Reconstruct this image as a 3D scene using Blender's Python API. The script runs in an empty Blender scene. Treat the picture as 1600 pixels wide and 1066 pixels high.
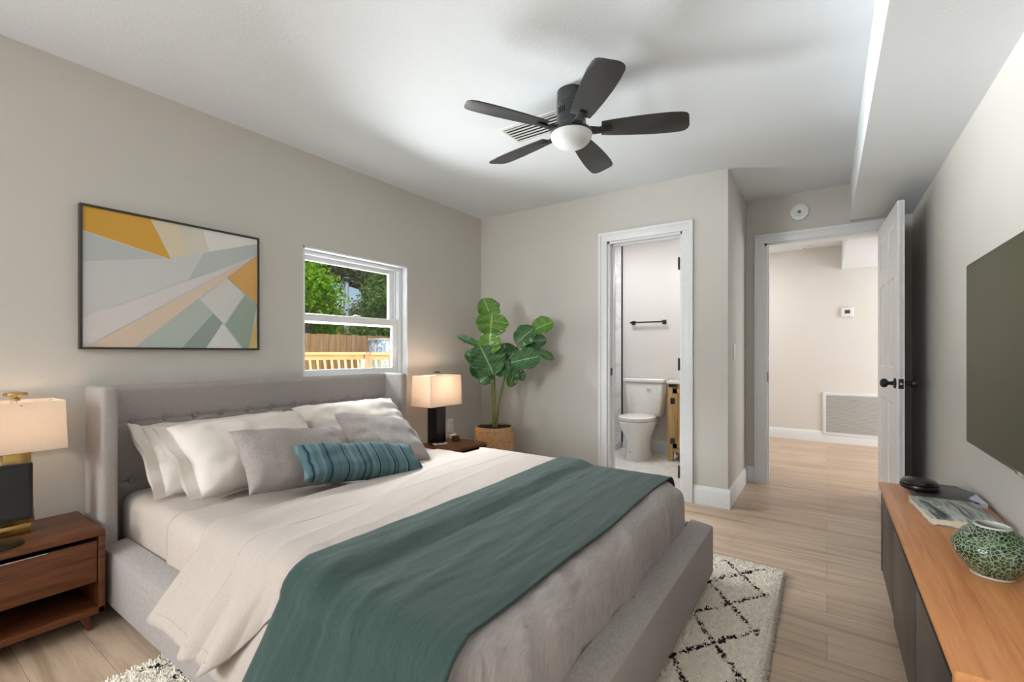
import bpy, bmesh, math, random
from mathutils import Vector, Matrix, noise
from math import sin, cos, pi, radians, sqrt, exp

S = bpy.context.scene
COL = S.collection

# ------------------------------------------------------------------ camera
cam_d = bpy.data.cameras.new('camera')
cam_d.sensor_width = 36.0
cam_d.lens = 16.21
cam_d.shift_y = 0.01125
cam_d.clip_start = 0.02
cam = bpy.data.objects.new('camera', cam_d)
COL.objects.link(cam)
cam.location = (0, 0, 1.12)
cam.rotation_euler = (radians(90), 0, radians(34.33))
S.camera = cam

# ------------------------------------------------------------------ world
W = bpy.data.worlds.new('world')
S.world = W
W.use_nodes = True
wn = W.node_tree
bg = wn.nodes['Background']
sky = wn.nodes.new('ShaderNodeTexSky')
sky.sky_type = 'NISHITA'
sky.sun_disc = False
sky.sun_elevation = radians(52)
sky.sun_rotation = radians(120)
sky.air_density = 1.0
sky.dust_density = 0.3
sky.ozone_density = 2.0
wn.links.new(sky.outputs['Color'], bg.inputs['Color'])
bg.inputs['Strength'].default_value = 0.07

sun_d = bpy.data.lights.new('sun', 'SUN')
sun_d.energy = 2.4
sun_d.angle = radians(0.6)
sun_d.color = (1.0, 0.95, 0.85)
sun = bpy.data.objects.new('sun', sun_d)
COL.objects.link(sun)
sun.rotation_euler = Vector((-0.62, 0.25, -0.95)).to_track_quat('-Z', 'Y').to_euler()


def area(name, loc, direction, sx, sy, power, color=(1, 1, 1)):
    d = bpy.data.lights.new(name, 'AREA')
    d.shape = 'RECTANGLE'
    d.size, d.size_y = sx, sy
    d.energy = power
    d.color = color
    o = bpy.data.objects.new(name, d)
    COL.objects.link(o)
    o.location = loc
    o.rotation_euler = Vector(direction).to_track_quat('-Z', 'Y').to_euler()
    return o


# daylight panels added outside the bedside window, fill added at unseen openings
# behind the camera, the hall's own window, the bathroom's ceiling light
area('sky_fill_panel', (-3.75, 2.15, 2.72), (0.9, 0, -0.55), 2.0, 1.2, 780, (0.90, 0.97, 1.0))  # panel added above the window, out of view, standing in for bright sky
area('deck_bounce_light', (-4.05, 2.15, 0.25), (0.9, 0, 0.62), 2.8, 1.5, 340, (0.92, 0.98, 1.0))
area('yard_fill_light', (-7.3, 2.6, 0.1), (0.95, -0.05, 0.4), 3.0, 2.4, 1700, (0.94, 0.985, 1.0))  # unseen panel added low in the yard to brighten the far ceiling
area('side_fill_light', (-2.88, -2.15, 1.6), (1.0, 0.8, 0.12), 1.6, 1.1, 115, (0.94, 0.985, 1.0))  # fill light added out of view at the left wall
area('rear_fill_light', (-1.5, -3.53, 1.45), (0.0, 1, 0.3), 1.7, 1.3, 12, (0.97, 0.98, 1.0))  # weak fill light added out of view at the rear wall
area('hall_window_light', (2.15, 6.2, 1.3), (-1, 0.1, 0), 1.1, 1.9, 44, (0.97, 0.98, 1.0))
area('hall_ceiling_light', (-1.2, 6.1, 2.42), (0, 0, -1), 0.4, 0.4, 12, (1.0, 0.98, 0.96))
area('bath_ceiling_light', (-1.9, 4.3, 2.42), (0, 0, -1), 0.5, 0.5, 14, (0.98, 0.98, 1.0))

S.view_settings.view_transform = 'Standard'
S.view_settings.look = 'None'
S.view_settings.gamma = 1.0
S.view_settings.exposure = 0.38
S.view_settings.use_curve_mapping = False


# ------------------------------------------------------------------ helpers
def lin(c):
    def f(v):
        v /= 255.0
        return v / 12.92 if v <= 0.04045 else ((v + 0.055) / 1.055) ** 2.4
    return (f(c[0]), f(c[1]), f(c[2]), 1.0)


class Mat:
    """small node builder"""

    def __init__(self, name, color=(200, 200, 200), rough=0.5, metal=0.0, spec=0.5):
        self.m = bpy.data.materials.new(name)
        self.m.use_nodes = True
        self.t = self.m.node_tree
        self.n = self.t.nodes
        self.p = self.n['Principled BSDF']
        self.p.inputs['Base Color'].default_value = lin(color)
        self.p.inputs['Roughness'].default_value = rough
        self.p.inputs['Metallic'].default_value = metal
        self.p.inputs['Specular IOR Level'].default_value = spec
        self._c = None

    def new(self, t, **kw):
        n = self.n.new(t)
        for k, v in kw.items():
            setattr(n, k, v)
        return n

    def link(self, a, b):
        self.t.links.new(a, b)

    def coords(self, scale=(1, 1, 1), rot=(0, 0, 0), kind='Object'):
        if self._c is None:
            self._c = self.new('ShaderNodeTexCoord')
        mp = self.new('ShaderNodeMapping')
        mp.inputs['Scale'].default_value = scale
        mp.inputs['Rotation'].default_value = rot
        self.link(self._c.outputs[kind], mp.inputs['Vector'])
        return mp.outputs['Vector']

    def noise(self, scale, vec=None, detail=3.0, rough=0.5, dist=0.0):
        n = self.new('ShaderNodeTexNoise')
        n.inputs['Scale'].default_value = scale
        n.inputs['Detail'].default_value = detail
        n.inputs['Roughness'].default_value = rough
        n.inputs['Distortion'].default_value = dist
        if vec is not None:
            self.link(vec, n.inputs['Vector'])
        return n.outputs['Fac']

    def ramp(self, fac, stops):
        r = self.new('ShaderNodeValToRGB')
        e = r.color_ramp.elements
        while len(e) < len(stops):
            e.new(0.5)
        for i, (p, c) in enumerate(stops):
            e[i].position = p
            e[i].color = lin(c) if len(c) == 3 else c
        self.link(fac, r.inputs['Fac'])
        return r.outputs['Color']

    def mix(self, fac, a, b, mode='MIX'):
        m = self.new('ShaderNodeMix', data_type='RGBA', blend_type=mode)
        for sock, v in ((0, fac), (6, a), (7, b)):
            if hasattr(v, 'is_linked') or hasattr(v, 'links'):
                self.link(v, m.inputs[sock])
            elif isinstance(v, (int, float)):
                m.inputs[sock].default_value = v
            else:
                m.inputs[sock].default_value = lin(v) if len(v) == 3 else v
        return m.outputs[2]

    def math(self, op, a, b=None):
        m = self.new('ShaderNodeMath', operation=op)
        for i, v in enumerate((a, b)):
            if v is None:
                continue
            if isinstance(v, (int, float)):
                m.inputs[i].default_value = v
            else:
                self.link(v, m.inputs[i])
        return m.outputs[0]

    def color(self, sock):
        self.link(sock, self.p.inputs['Base Color'])
        return self

    def bump(self, h, strength=0.2, dist=0.002):
        b = self.new('ShaderNodeBump')
        b.inputs['Strength'].default_value = strength
        b.inputs['Distance'].default_value = dist
        self.link(h, b.inputs['Height'])
        self.link(b.outputs['Normal'], self.p.inputs['Normal'])
        return self


def plain(name, color, rough=0.5, metal=0.0, spec=0.5):
    m = Mat(name, color, rough, metal, spec)
    f = m.noise(35.0, m.coords(), 2)
    c2 = tuple(max(0, v * 0.955) for v in color)
    m.color(m.mix(f, color, c2))
    return m.m


def paint(name, color, rough=0.7, strength=0.12):
    m = Mat(name, color, rough, spec=0.3)
    v = m.coords()
    f = m.noise(1.3, v, 3)
    m.color(m.mix(f, color, tuple(x * 0.965 for x in color)))
    g = m.noise(70.0, v, 4, 0.6)
    m.bump(g, strength, 0.004)
    return m.m


def fabric(name, color, dark=0.85, s1=(60, 60, 900), s2=(60, 900, 60), strength=0.25, rough=0.95, sheen=0.15, amount=1.0):
    m = Mat(name, color, rough, spec=0.15)
    a = m.noise(1.0, m.coords(s1), 2)
    b = m.noise(1.0, m.coords(s2), 2)
    w = m.math('MULTIPLY', m.math('ADD', a, b), 0.5)
    st = m.ramp(w, [(0.36, tuple(x * dark for x in color)), (0.6, color)])
    m.color(m.mix(amount, color, st))
    m.bump(w, strength, 0.0015)
    m.p.inputs['Sheen Weight'].default_value = sheen
    return m.m


def wood(name, c1, c2, c3, scale=(2, 30, 30), rough=0.4, nscale=1.0):
    m = Mat(name, c1, rough, spec=0.4)
    v = m.coords(scale)
    f = m.noise(nscale, v, 5, 0.6, 1.2)
    g = m.noise(nscale * 6, v, 3, 0.5)
    h = m.math('ADD', m.math('MULTIPLY', f, 0.75), m.math('MULTIPLY', g, 0.25))
    m.color(m.ramp(h, [(0.32, c3), (0.48, c1), (0.66, c2)]))
    m.bump(h, 0.06, 0.001)
    return m.m


class B:
    """collects shapes into one mesh"""

    def __init__(self):
        self.bm = bmesh.new()
        self.mi = 0

    def _tag(self, faces):
        for f in faces:
            f.material_index = self.mi

    def box(self, x0, x1, y0, y1, z0, z1, bev=0.0, seg=2):
        bm = self.bm
        v = [bm.verts.new((x, y, z)) for z in (z0, z1) for y in (y0, y1) for x in (x0, x1)]
        q = [(0, 2, 3, 1), (4, 5, 7, 6), (0, 1, 5, 4), (2, 6, 7, 3), (0, 4, 6, 2), (1, 3, 7, 5)]
        fs = [bm.faces.new([v[i] for i in f]) for f in q]
        self._tag(fs)
        if bev > 0:
            es = list({e for f in fs for e in f.edges})
            r = bmesh.ops.bevel(bm, geom=es, offset=bev, segments=seg, profile=0.5, affect='EDGES')
            self._tag(r['faces'])
        return self

    def hexa(self, pts, bev=0.0):
        """8 points, bottom ring 4 then top ring 4"""
        bm = self.bm
        v = [bm.verts.new(p) for p in pts]
        q = [(3, 2, 1, 0), (4, 5, 6, 7), (0, 1, 5, 4), (1, 2, 6, 5), (2, 3, 7, 6), (3, 0, 4, 7)]
        fs = [bm.faces.new([v[i] for i in f]) for f in q]
        self._tag(fs)
        if bev > 0:
            es = list({e for f in fs for e in f.edges})
            r = bmesh.ops.bevel(bm, geom=es, offset=bev, segments=2, profile=0.5, affect='EDGES')
            self._tag(r['faces'])
        return self

    def rings(self, rings, cap0=True, cap1=True, closed=False):
        bm = self.bm
        vv = [[bm.verts.new(p) for p in r] for r in rings]
        n = len(vv[0])
        fs = []
        m = len(vv)
        for i in range(m if closed else m - 1):
            a, b = vv[i], vv[(i + 1) % m]
            for j in range(n):
                k = (j + 1) % n
                fs.append(bm.faces.new((a[j], a[k], b[k], b[j])))
        if not closed:
            if cap0:
                fs.append(bm.faces.new(list(reversed(vv[0]))))
            if cap1:
                fs.append(bm.faces.new(vv[-1]))
        self._tag(fs)
        return self

    def frame(self, axis, a0, a1, b0, b1, c0, c1, w, bev=0.0, wa=None, wb0=None, wb1=None):
        """mitred rectangular frame; axis = thickness direction (c0..c1); widths per side"""
        wl = wa if wa is not None else w
        wl0, wl1 = wl if isinstance(wl, tuple) else (wl, wl)
        w0 = w if wb0 is None else wb0
        w1 = w if wb1 is None else wb1
        out = [(a0, b0), (a1, b0), (a1, b1), (a0, b1)]
        inn = [(a0 + wl0, b0 + w0), (a1 - wl1, b0 + w0), (a1 - wl1, b1 - w1), (a0 + wl0, b1 - w1)]

        def p(ab, c):
            if axis == 'X':
                return (c, ab[0], ab[1])
            if axis == 'Y':
                return (ab[0], c, ab[1])
            return (ab[0], ab[1], c)
        bm = self.bm
        n0 = len(bm.faces)
        old = set(bm.faces)
        self.rings([[p(o, c0), p(o, c1), p(i, c1), p(i, c0)] for o, i in zip(out, inn)], closed=True)
        if bev > 0:
            fs = [f for f in bm.faces if f not in old]
            es = list({e for f in fs for e in f.edges if len(e.link_faces) == 2 and abs(e.link_faces[0].normal.dot(e.link_faces[1].normal)) < .5})
            bm.normal_update()
            es = list({e for f in fs for e in f.edges if len(e.link_faces) == 2 and abs(e.link_faces[0].normal.dot(e.link_faces[1].normal)) < .5})
            r = bmesh.ops.bevel(bm, geom=es, offset=bev, segments=2, profile=0.5, affect='EDGES')
            self._tag(r['faces'])
        return self

    def lathe(self, prof, c, n=32, cap0=True, cap1=True, axis='Z'):
        rs = []
        for r, h in prof:
            ring = []
            for j in range(n):
                a = 2 * pi * j / n
                if axis == 'Z':
                    ring.append((c[0] + r * cos(a), c[1] + r * sin(a), c[2] + h))
                elif axis == 'X':
                    ring.append((c[0] + h, c[1] + r * cos(a), c[2] + r * sin(a)))
                else:
                    ring.append((c[0] + r * sin(a), c[1] + h, c[2] + r * cos(a)))
            rs.append(ring)
        return self.rings(rs, cap0, cap1)

    def tube(self, pts, rads, n=8):
        pts = [Vector(p) for p in pts]
        if not hasattr(rads, '__len__'):
            rads = [rads] * len(pts)
        rs = []
        up = Vector((0.123, 0.345, 0.93)).normalized()
        for i, p in enumerate(pts):
            d = (pts[min(i + 1, len(pts) - 1)] - pts[max(i - 1, 0)]).normalized()
            a = d.cross(up)
            if a.length < 1e-3:
                a = d.cross(Vector((1, 0, 0)))
            a.normalize()
            b = d.cross(a).normalized()
            rs.append([p + a * (rads[i] * cos(2 * pi * j / n)) + b * (rads[i] * sin(2 * pi * j / n)) for j in range(n)])
        return self.rings(rs)

    def prism(self, outline, d, bev=0.0):
        """outline: list of 3D points (planar), d: extrusion vector"""
        bm = self.bm
        d = Vector(d)
        a = [bm.verts.new(p) for p in outline]
        b = [bm.verts.new(Vector(p) + d) for p in outline]
        n = len(a)
        fs = [bm.faces.new(list(reversed(a))), bm.faces.new(b)]
        for j in range(n):
            k = (j + 1) % n
            fs.append(bm.faces.new((a[j], a[k], b[k], b[j])))
        self._tag(fs)
        if bev > 0:
            es = list({e for f in fs for e in f.edges})
            r = bmesh.ops.bevel(bm, geom=es, offset=bev, segments=2, profile=0.5, affect='EDGES')
            self._tag(r['faces'])
        return self

    def face(self, pts):
        f = self.bm.faces.new([self.bm.verts.new(p) for p in pts])
        self._tag([f])
        return self

    def grid(self, P, mat_fn=None):
        """P[i][j] points"""
        bm = self.bm
        vv = [[bm.verts.new(p) for p in row] for row in P]
        for i in range(len(vv) - 1):
            for j in range(len(vv[0]) - 1):
                f = bm.faces.new((vv[i][j], vv[i + 1][j], vv[i + 1][j + 1], vv[i][j + 1]))
                f.material_index = mat_fn(i, j) if mat_fn else self.mi
        return self

    def build(self, name, mats, parent=None, smooth=True, angle=35, origin=None, recalc=True, local=False):
        bm = self.bm
        if recalc:
            bmesh.ops.recalc_face_normals(bm, faces=bm.faces)
        off = Vector((0, 0, 0))
        if parent is not None and not local:
            off = world_loc(parent)
        elif origin is not None:
            off = Vector(origin)
        if off.length > 0:
            bmesh.ops.translate(bm, verts=bm.verts, vec=-off)
        me = bpy.data.meshes.new(name)
        bm.to_mesh(me)
        bm.free()
        if not isinstance(mats, (list, tuple)):
            mats = [mats]
        for m in mats:
            me.materials.append(m)
        if smooth:
            me.polygons.foreach_set('use_smooth', [True] * len(me.polygons))
            me.set_sharp_from_angle(angle=radians(angle))
        o = bpy.data.objects.new(name, me)
        COL.objects.link(o)
        if parent is not None:
            o.parent = parent
        elif origin is not None:
            o.location = origin
        return o


def world_loc(o):
    v = Vector((0, 0, 0))
    while o is not None:
        v += o.location
        o = o.parent
    return v


def thing(name, label, cat, loc=(0, 0, 0), rotz=0.0, group=None):
    o = bpy.data.objects.new(name, None)
    COL.objects.link(o)
    o.empty_display_size = 0.1
    o.location = loc
    o.rotation_euler = (0, 0, rotz)
    return tag(o, label, cat, group)


def tag(o, label, cat, group=None):
    o['label'] = label
    o['category'] = cat
    if group:
        o['group'] = group
    return o


def struct(name, b, mats, parent=None, **kw):
    o = b.build(name, mats, parent, **kw)
    if parent is None:
        o['kind'] = 'structure'
    return o


def struct_empty(name, loc, rotz=0.0):
    o = bpy.data.objects.new(name, None)
    COL.objects.link(o)
    o.location = loc
    o.rotation_euler = (0, 0, rotz)
    o['kind'] = 'structure'
    return o


def nz(x, y, z=0.0):
    return noise.noise(Vector((x, y, z)))


# ------------------------------------------------------------------ materials
M = {}
M['wall'] = paint('greige_wall_paint', (206, 202, 195))
M['ceil'] = paint('ceiling_paint', (230, 234, 237), 0.8, 0.25)
M['bathwall'] = paint('bathroom_paint', (222, 218, 212), 0.6, 0.05)
M['trim'] = plain('white_trim_paint', (233, 234, 235), 0.35)
M['vinyl'] = plain('white_vinyl', (236, 238, 240), 0.3)
M['white'] = plain('white_plastic', (232, 232, 230), 0.35)
M['porcelain'] = plain('white_porcelain', (238, 236, 232), 0.08)
M['black'] = plain('black_metal', (18, 18, 19), 0.4)
M['blackp'] = plain('black_plastic', (16, 16, 17), 0.3)
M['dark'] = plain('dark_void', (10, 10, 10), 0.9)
M['chrome'] = plain('chrome', (220, 220, 222), 0.15, 1.0)
M['brass'] = plain('brass', (190, 160, 100), 0.25, 1.0)
M['fan'] = plain('fan_charcoal', (48, 48, 48), 0.45)
M['fanbody'] = plain('fan_housing', (44, 46, 48), 0.35)
M['bedfab'] = fabric('grey_linen_upholstery', (170, 162, 158), 0.9)
M['button'] = plain('button_linen', (150, 144, 142), 0.45)
M['sheet'] = fabric('cream_cotton', (196, 183, 173), 0.96, strength=0.08)
M['flapc'] = fabric('cream_duvet_lining', (184, 172, 163), 0.96, (260, 12, 12), (90, 200, 200), 0.15)
M['duvet'] = fabric('lavender_grey_cotton', (184, 176, 174), 0.92, (420, 14, 14), (240, 40, 40), 0.35)
M['greyp'] = fabric('grey_cushion_linen', (168, 158, 154), 0.84, (700, 40, 700), (500, 60, 500), 0.2)
M['pillow'] = fabric('cream_pillowcase', (226, 216, 207), 0.97, strength=0.08)
M['throw'] = fabric('deep_green_crinkle_gauze', (58, 77, 72), 0.86, (420, 14, 14), (260, 60, 60), 0.7)
M['walnut'] = wood('walnut', (98, 55, 29), (116, 69, 39), (66, 35, 17), (22, 2.2, 22), 0.35)
M['oak'] = wood('orange_oak', (206, 138, 86), (218, 153, 100), (186, 117, 68), (30, 1.6, 30), 0.38)
M['espresso'] = wood('espresso_panel', (58, 49, 47), (66, 56, 53), (48, 40, 38), (26, 26, 2), 0.4)
M['vanity'] = wood('knotty_vanity_wood', (186, 150, 100), (204, 170, 120), (140, 104, 62), (26, 26, 1.6), 0.5)
M['greydrawer'] = plain('dark_grey_lacquer', (72, 72, 72), 0.3)
M['lampdark'] = plain('dark_lamp_base', (30, 29, 33), 0.25)
M['bark'] = wood('bark', (110, 95, 78), (135, 120, 100), (70, 58, 46), (6, 6, 2), 0.9)
M['fence'] = wood('weathered_cedar', (150, 120, 88), (172, 142, 108), (118, 92, 64), (14, 14, 1.2), 0.8)
M['rail'] = wood('new_pine', (198, 164, 112), (212, 180, 130), (180, 146, 98), (10, 3, 3), 0.6)
M['soil'] = plain('dark_soil', (44, 30, 24), 0.95)
M['stem'] = wood('green_brown_stem', (112, 118, 52), (138, 142, 70), (86, 72, 38), (20, 20, 3), 0.6)


def floor_mat():
    m = Mat('pale_oak_planks', (190, 168, 148), 0.38, spec=0.4)
    v = m.coords()
    br = m.new('ShaderNodeTexBrick')
    br.inputs['Scale'].default_value = 1.0
    br.inputs['Brick Width'].default_value = 1.25
    br.inputs['Row Height'].default_value = 0.185
    br.inputs['Mortar Size'].default_value = 0.0012
    br.inputs['Mortar Smooth'].default_value = 0.3
    br.inputs['Bias'].default_value = 0.0
    br.inputs['Color1'].default_value = lin((206, 182, 158))
    br.inputs['Color2'].default_value = lin((190, 165, 140))
    br.inputs['Mortar'].default_value = lin((150, 126, 105))
    br.offset = 0.37
    m.link(v, br.inputs['Vector'])
    g = m.noise(1.0, m.coords((1.5, 22, 22)), 5, 0.62, 0.8)
    gr = m.ramp(g, [(0.3, (196, 186, 176)), (0.55, (255, 255, 255)), (0.75, (236, 228, 222))])
    m.color(m.mix(0.8, br.outputs['Color'], gr, 'MULTIPLY'))
    m.bump(br.outputs['Fac'], -0.15, 0.001)
    return m.m


def tile_mat():
    m = Mat('marble_tile', (232, 228, 220), 0.25)
    v = m.coords()
    f = m.noise(1.6, v, 6, 0.6, 1.5)
    c = m.ramp(f, [(0.42, (236, 232, 226)), (0.5, (222, 217, 209)), (0.53, (236, 232, 226))])
    br = m.new('ShaderNodeTexBrick')
    br.inputs['Scale'].default_value = 1.0
    br.inputs['Brick Width'].default_value = 0.6
    br.inputs['Row Height'].default_value = 0.6
    br.inputs['Mortar Size'].default_value = 0.002
    br.offset = 0.0
    m.link(v, br.inputs['Vector'])
    m.color(m.mix(br.outputs['Fac'], c, (214, 209, 200)))
    return m.m


def marble_wall():
    m = Mat('marble_slab', (238, 238, 238), 0.2)
    f = m.noise(1.1, m.coords(), 6, 0.6, 2.0)
    m.color(m.ramp(f, [(0.45, (240, 240, 240)), (0.5, (222, 222, 222)), (0.53, (240, 240, 240))]))
    return m.m


def glass_mat(name='window_glass', tint=(1, 1, 1, 1), rough=0.0):
    m = Mat(name, (255, 255, 255), rough)
    tr = m.new('ShaderNodeBsdfTransparent')
    tr.inputs['Color'].default_value = tint
    gl = m.new('ShaderNodeBsdfGlossy')
    gl.inputs['Roughness'].default_value = rough
    fr = m.new('ShaderNodeFresnel')
    fr.inputs['IOR'].default_value = 1.3
    mx = m.new('ShaderNodeMixShader')
    m.link(fr.outputs[0], mx.inputs[0])
    m.link(tr.outputs[0], mx.inputs[1])
    m.link(gl.outputs[0], mx.inputs[2])
    m.link(mx.outputs[0], m.n['Material Output'].inputs['Surface'])
    return m.m


def shade_mat():
    m = Mat('linen_lampshade', (246, 236, 224), 0.9)
    f = m.noise(1.0, m.coords((400, 400, 60)), 2)
    c = m.mix(f, (248, 240, 230), (236, 226, 214))
    d = m.new('ShaderNodeBsdfDiffuse')
    t = m.new('ShaderNodeBsdfTranslucent')
    m.link(c, d.inputs['Color'])
    m.link(c, t.inputs['Color'])
    mx = m.new('ShaderNodeMixShader')
    mx.inputs[0].default_value = 0.6
    m.link(d.outputs[0], mx.inputs[1])
    m.link(t.outputs[0], mx.inputs[2])
    m.link(mx.outputs[0], m.n['Material Output'].inputs['Surface'])
    return m.m


def teal_mat():
    m = Mat('teal_striped_cotton', (84, 124, 134), 0.9, spec=0.15)
    sep = m.new('ShaderNodeSeparateXYZ')
    m.link(m.coords(), sep.inputs[0])
    x = sep.outputs[0]
    n = m.new('ShaderNodeTexNoise')
    n.noise_dimensions = '1D'
    n.inputs['Scale'].default_value = 42.0
    n.inputs['Detail'].default_value = 4.0
    m.link(x, n.inputs['W'])
    st = m.ramp(n.outputs['Fac'], [(0.30, (50, 66, 76)), (0.42, (74, 98, 104)), (0.55, (88, 112, 116)), (0.72, (108, 130, 132))])
    w = m.math('ABSOLUTE', m.math('SUBTRACT', m.math('FRACT', m.math('MULTIPLY', x, 13.0)), 0.5))
    line = m.math('LESS_THAN', w, 0.045)
    m.color(m.mix(line, st, (34, 50, 68)))
    m.bump(m.noise(1.0, m.coords((60, 500, 500)), 2), 0.25, 0.0015)
    return m.m


def basket_mat():
    m = Mat('woven_seagrass', (186, 142, 96), 0.85, spec=0.2)
    v = m.new('ShaderNodeTexVoronoi')
    v.inputs['Scale'].default_value = 1.0
    m.link(m.coords((62, 62, 165)), v.inputs['Vector'])
    m.color(m.ramp(v.outputs['Distance'], [(0.1, (206, 168, 126)), (0.6, (180, 138, 96)), (1.0, (140, 100, 64))]))
    m.bump(v.outputs['Distance'], -0.8, 0.006)
    return m.m


def vase_mat():
    m = Mat('green_crackle_glaze', (70, 96, 66), 0.18)
    v = m.new('ShaderNodeTexVoronoi')
    v.feature = 'DISTANCE_TO_EDGE'
    v.inputs['Scale'].default_value = 105.0
    v.inputs['Randomness'].default_value = 0.9
    m.link(m.coords((1, 1, 1.1)), v.inputs['Vector'])
    c = m.noise(40.0, m.coords(), 2)
    cell = m.ramp(c, [(0.35, (28, 40, 28)), (0.6, (56, 78, 48)), (0.75, (90, 112, 76))])
    k = m.ramp(v.outputs['Distance'], [(0.02, (1, 1, 1, 1)), (0.12, (0, 0, 0, 1))])
    m.color(m.mix(k, cell, (150, 166, 140)))
    m.bump(v.outputs['Distance'], 0.3, 0.002)
    return m.m


def leaf_mat(name, c1, c2, vein, trans=0.25):
    m = Mat(name, c1, 0.2, spec=0.65)
    uv = m.new('ShaderNodeUVMap')
    sep = m.new('ShaderNodeSeparateXYZ')
    m.link(uv.outputs[0], sep.inputs[0])
    u, v = sep.outputs[0], sep.outputs[1]
    av = m.math('ABSOLUTE', v)
    ph = m.math('FRACT', m.math('SUBTRACT', m.math('MULTIPLY', u, 8.0), m.math('MULTIPLY', av, 2.2)))
    ln = m.math('LESS_THAN', m.math('ABSOLUTE', m.math('SUBTRACT', ph, 0.5)), 0.055)
    mid = m.math('LESS_THAN', av, 0.045)
    line = m.math('MAXIMUM', m.math('MULTIPLY', ln, 0.5), mid)
    base = m.mix(m.noise(14.0, m.coords(), 3), c1, c2)
    m.color(m.mix(line, base, vein))
    m.bump(m.math('ABSOLUTE', m.math('SUBTRACT', ph, 0.5)), 0.25, 0.004)
    return m.m


def rug_mat():
    m = Mat('shag_wool', (225, 214, 196), 1.0, spec=0.05)
    a = m.new('ShaderNodeAttribute')
    a.attribute_name = 'pattern'
    f = m.noise(220.0, m.coords(), 3)
    base = m.mix(f, (255, 248, 234), (244, 233, 216))
    m.color(m.mix(a.outputs['Fac'], base, (56, 48, 42)))
    m.bump(f, 0.6, 0.004)
    return m.m


def globe_mat():
    m = Mat('frosted_opal_glass', (214, 216, 214), 0.35)
    m.p.inputs['Subsurface Weight'].default_value = 0.2
    m.p.inputs['Subsurface Radius'].default_value = (0.02, 0.02, 0.02)
    return m.m


def foliage_mat(name, c1, c2, c3):
    m = Mat(name, c1, 0.5, spec=0.3)
    oi = m.new('ShaderNodeNewGeometry')
    c = m.ramp(oi.outputs['Random Per Island'], [(0.0, c1), (0.5, c2), (1.0, c3)])
    d = m.new('ShaderNodeBsdfDiffuse')
    t = m.new('ShaderNodeBsdfTranslucent')
    m.link(c, d.inputs['Color'])
    m.link(c, t.inputs['Color'])
    mx = m.new('ShaderNodeMixShader')
    mx.inputs[0].default_value = 0.4
    m.link(d.outputs[0], mx.inputs[1])
    m.link(t.outputs[0], mx.inputs[2])
    m.link(mx.outputs[0], m.n['Material Output'].inputs['Surface'])
    return m.m


def art_mat(name, c):
    m = Mat(name, c, 0.75, spec=0.2)
    m.color(m.mix(m.noise(300.0, m.coords(), 2), c, tuple(x * 0.97 for x in c)))
    return m.m


def screen_mat():
    m = Mat('olive_black_screen', (66, 64, 44), 0.4, spec=0.12)
    m.color(m.mix(m.noise(1.2, m.coords(), 1), (78, 74, 48), (56, 60, 44)))
    return m.m


M['floor'] = floor_mat()
M['tile'] = tile_mat()
M['marble'] = marble_wall()
M['glass'] = glass_mat()
M['shade'] = shade_mat()
M['teal'] = teal_mat()
M['basket'] = basket_mat()
M['vase'] = vase_mat()
M['leaf1'] = leaf_mat('fresh_leaf', (92, 142, 38), (70, 118, 30), (166, 190, 96))
M['leaf2'] = leaf_mat('dark_leaf', (50, 102, 44), (36, 82, 36), (136, 168, 108))
M['rug'] = rug_mat()
M['globe'] = globe_mat()
M['fol_bright'] = foliage_mat('bright_foliage', (124, 176, 44), (168, 208, 70), (92, 146, 40))
M['fol_dark'] = foliage_mat('dark_foliage', (110, 124, 84), (146, 150, 110), (172, 166, 132))
M['fol_mid'] = foliage_mat('mid_foliage', (108, 150, 66), (150, 182, 94), (76, 116, 58))
M['screen'] = screen_mat()
M['tvglass'] = plain('small_tv_screen', (24, 24, 28), 0.2)

# ------------------------------------------------------------------ room shell
LX, RX, FY, EY = -2.83, 0.52, 3.60, 4.47        # left wall, right wall, far wall, entry wall
CX = -0.585                                      # corner of the far wall and the alcove
H = 2.44
RY = -3.5                                       # rear wall, behind the camera
BY = 5.20                                        # bathroom back wall
HY = 6.98                                        # hall back wall

struct('floor', B().box(LX - .14, RX, RY, FY + .05, -.1, 0).box(CX - .1, RX, FY + .05, EY, -.1, 0)
       .box(-1.6, 2.2, EY, HY, -.1, 0), M['floor'])
struct('floor_bath', B().box(-3.0, CX - .1, FY + .05, BY, -.1, 0.004), M['tile'])
struct('ceiling', B().box(LX - .14, 2.3, RY - .1, HY + .1, H, H + .12), M['ceil'])
struct('ceiling_soffit', B().box(.15, RX + .02, RY, EY, 2.145, H + .01).box(.15, RX + .02, EY + .12, HY, 2.145, H + .01), M['ceil'])

# left wall: bedside window opening, unseen opening added for the side fill light
WY0, WY1, WZ0, WZ1 = 1.72, 2.632, .926, 1.82
b = B()
x0, x1 = LX - .14, LX
b.box(x0, x1, RY, -3.0, 0, H).box(x0, x1, -3.0, -1.3, 0, 1.0).box(x0, x1, -3.0, -1.3, 2.2, H)
b.box(x0, x1, -1.3, WY0, 0, H).box(x0, x1, WY0, WY1, 0, WZ0).box(x0, x1, WY0, WY1, WZ1, H).box(x0, x1, WY1, FY + .1, 0, H)
struct('wall_left', b, M['wall'], smooth=False)
b = B()  # unseen dark skin added to keep wall bounce off the railing
x0, x1 = LX - .16, LX - .14
b.box(x0, x1, RY, -3.0, -.3, H).box(x0, x1, -3.0, -1.3, -.3, 1.0).box(x0, x1, -3.0, -1.3, 2.2, H)
b.box(x0, x1, -1.3, WY0, -.3, H).box(x0, x1, WY0, WY1, -.3, WZ0).box(x0, x1, WY0, WY1, WZ1, H).box(x0, x1, WY1, FY + .1, -.3, H)
struct('wall_bounce_absorber', b, plain('dark_absorber_brown', (70, 58, 50), 0.8), smooth=False)
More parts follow.
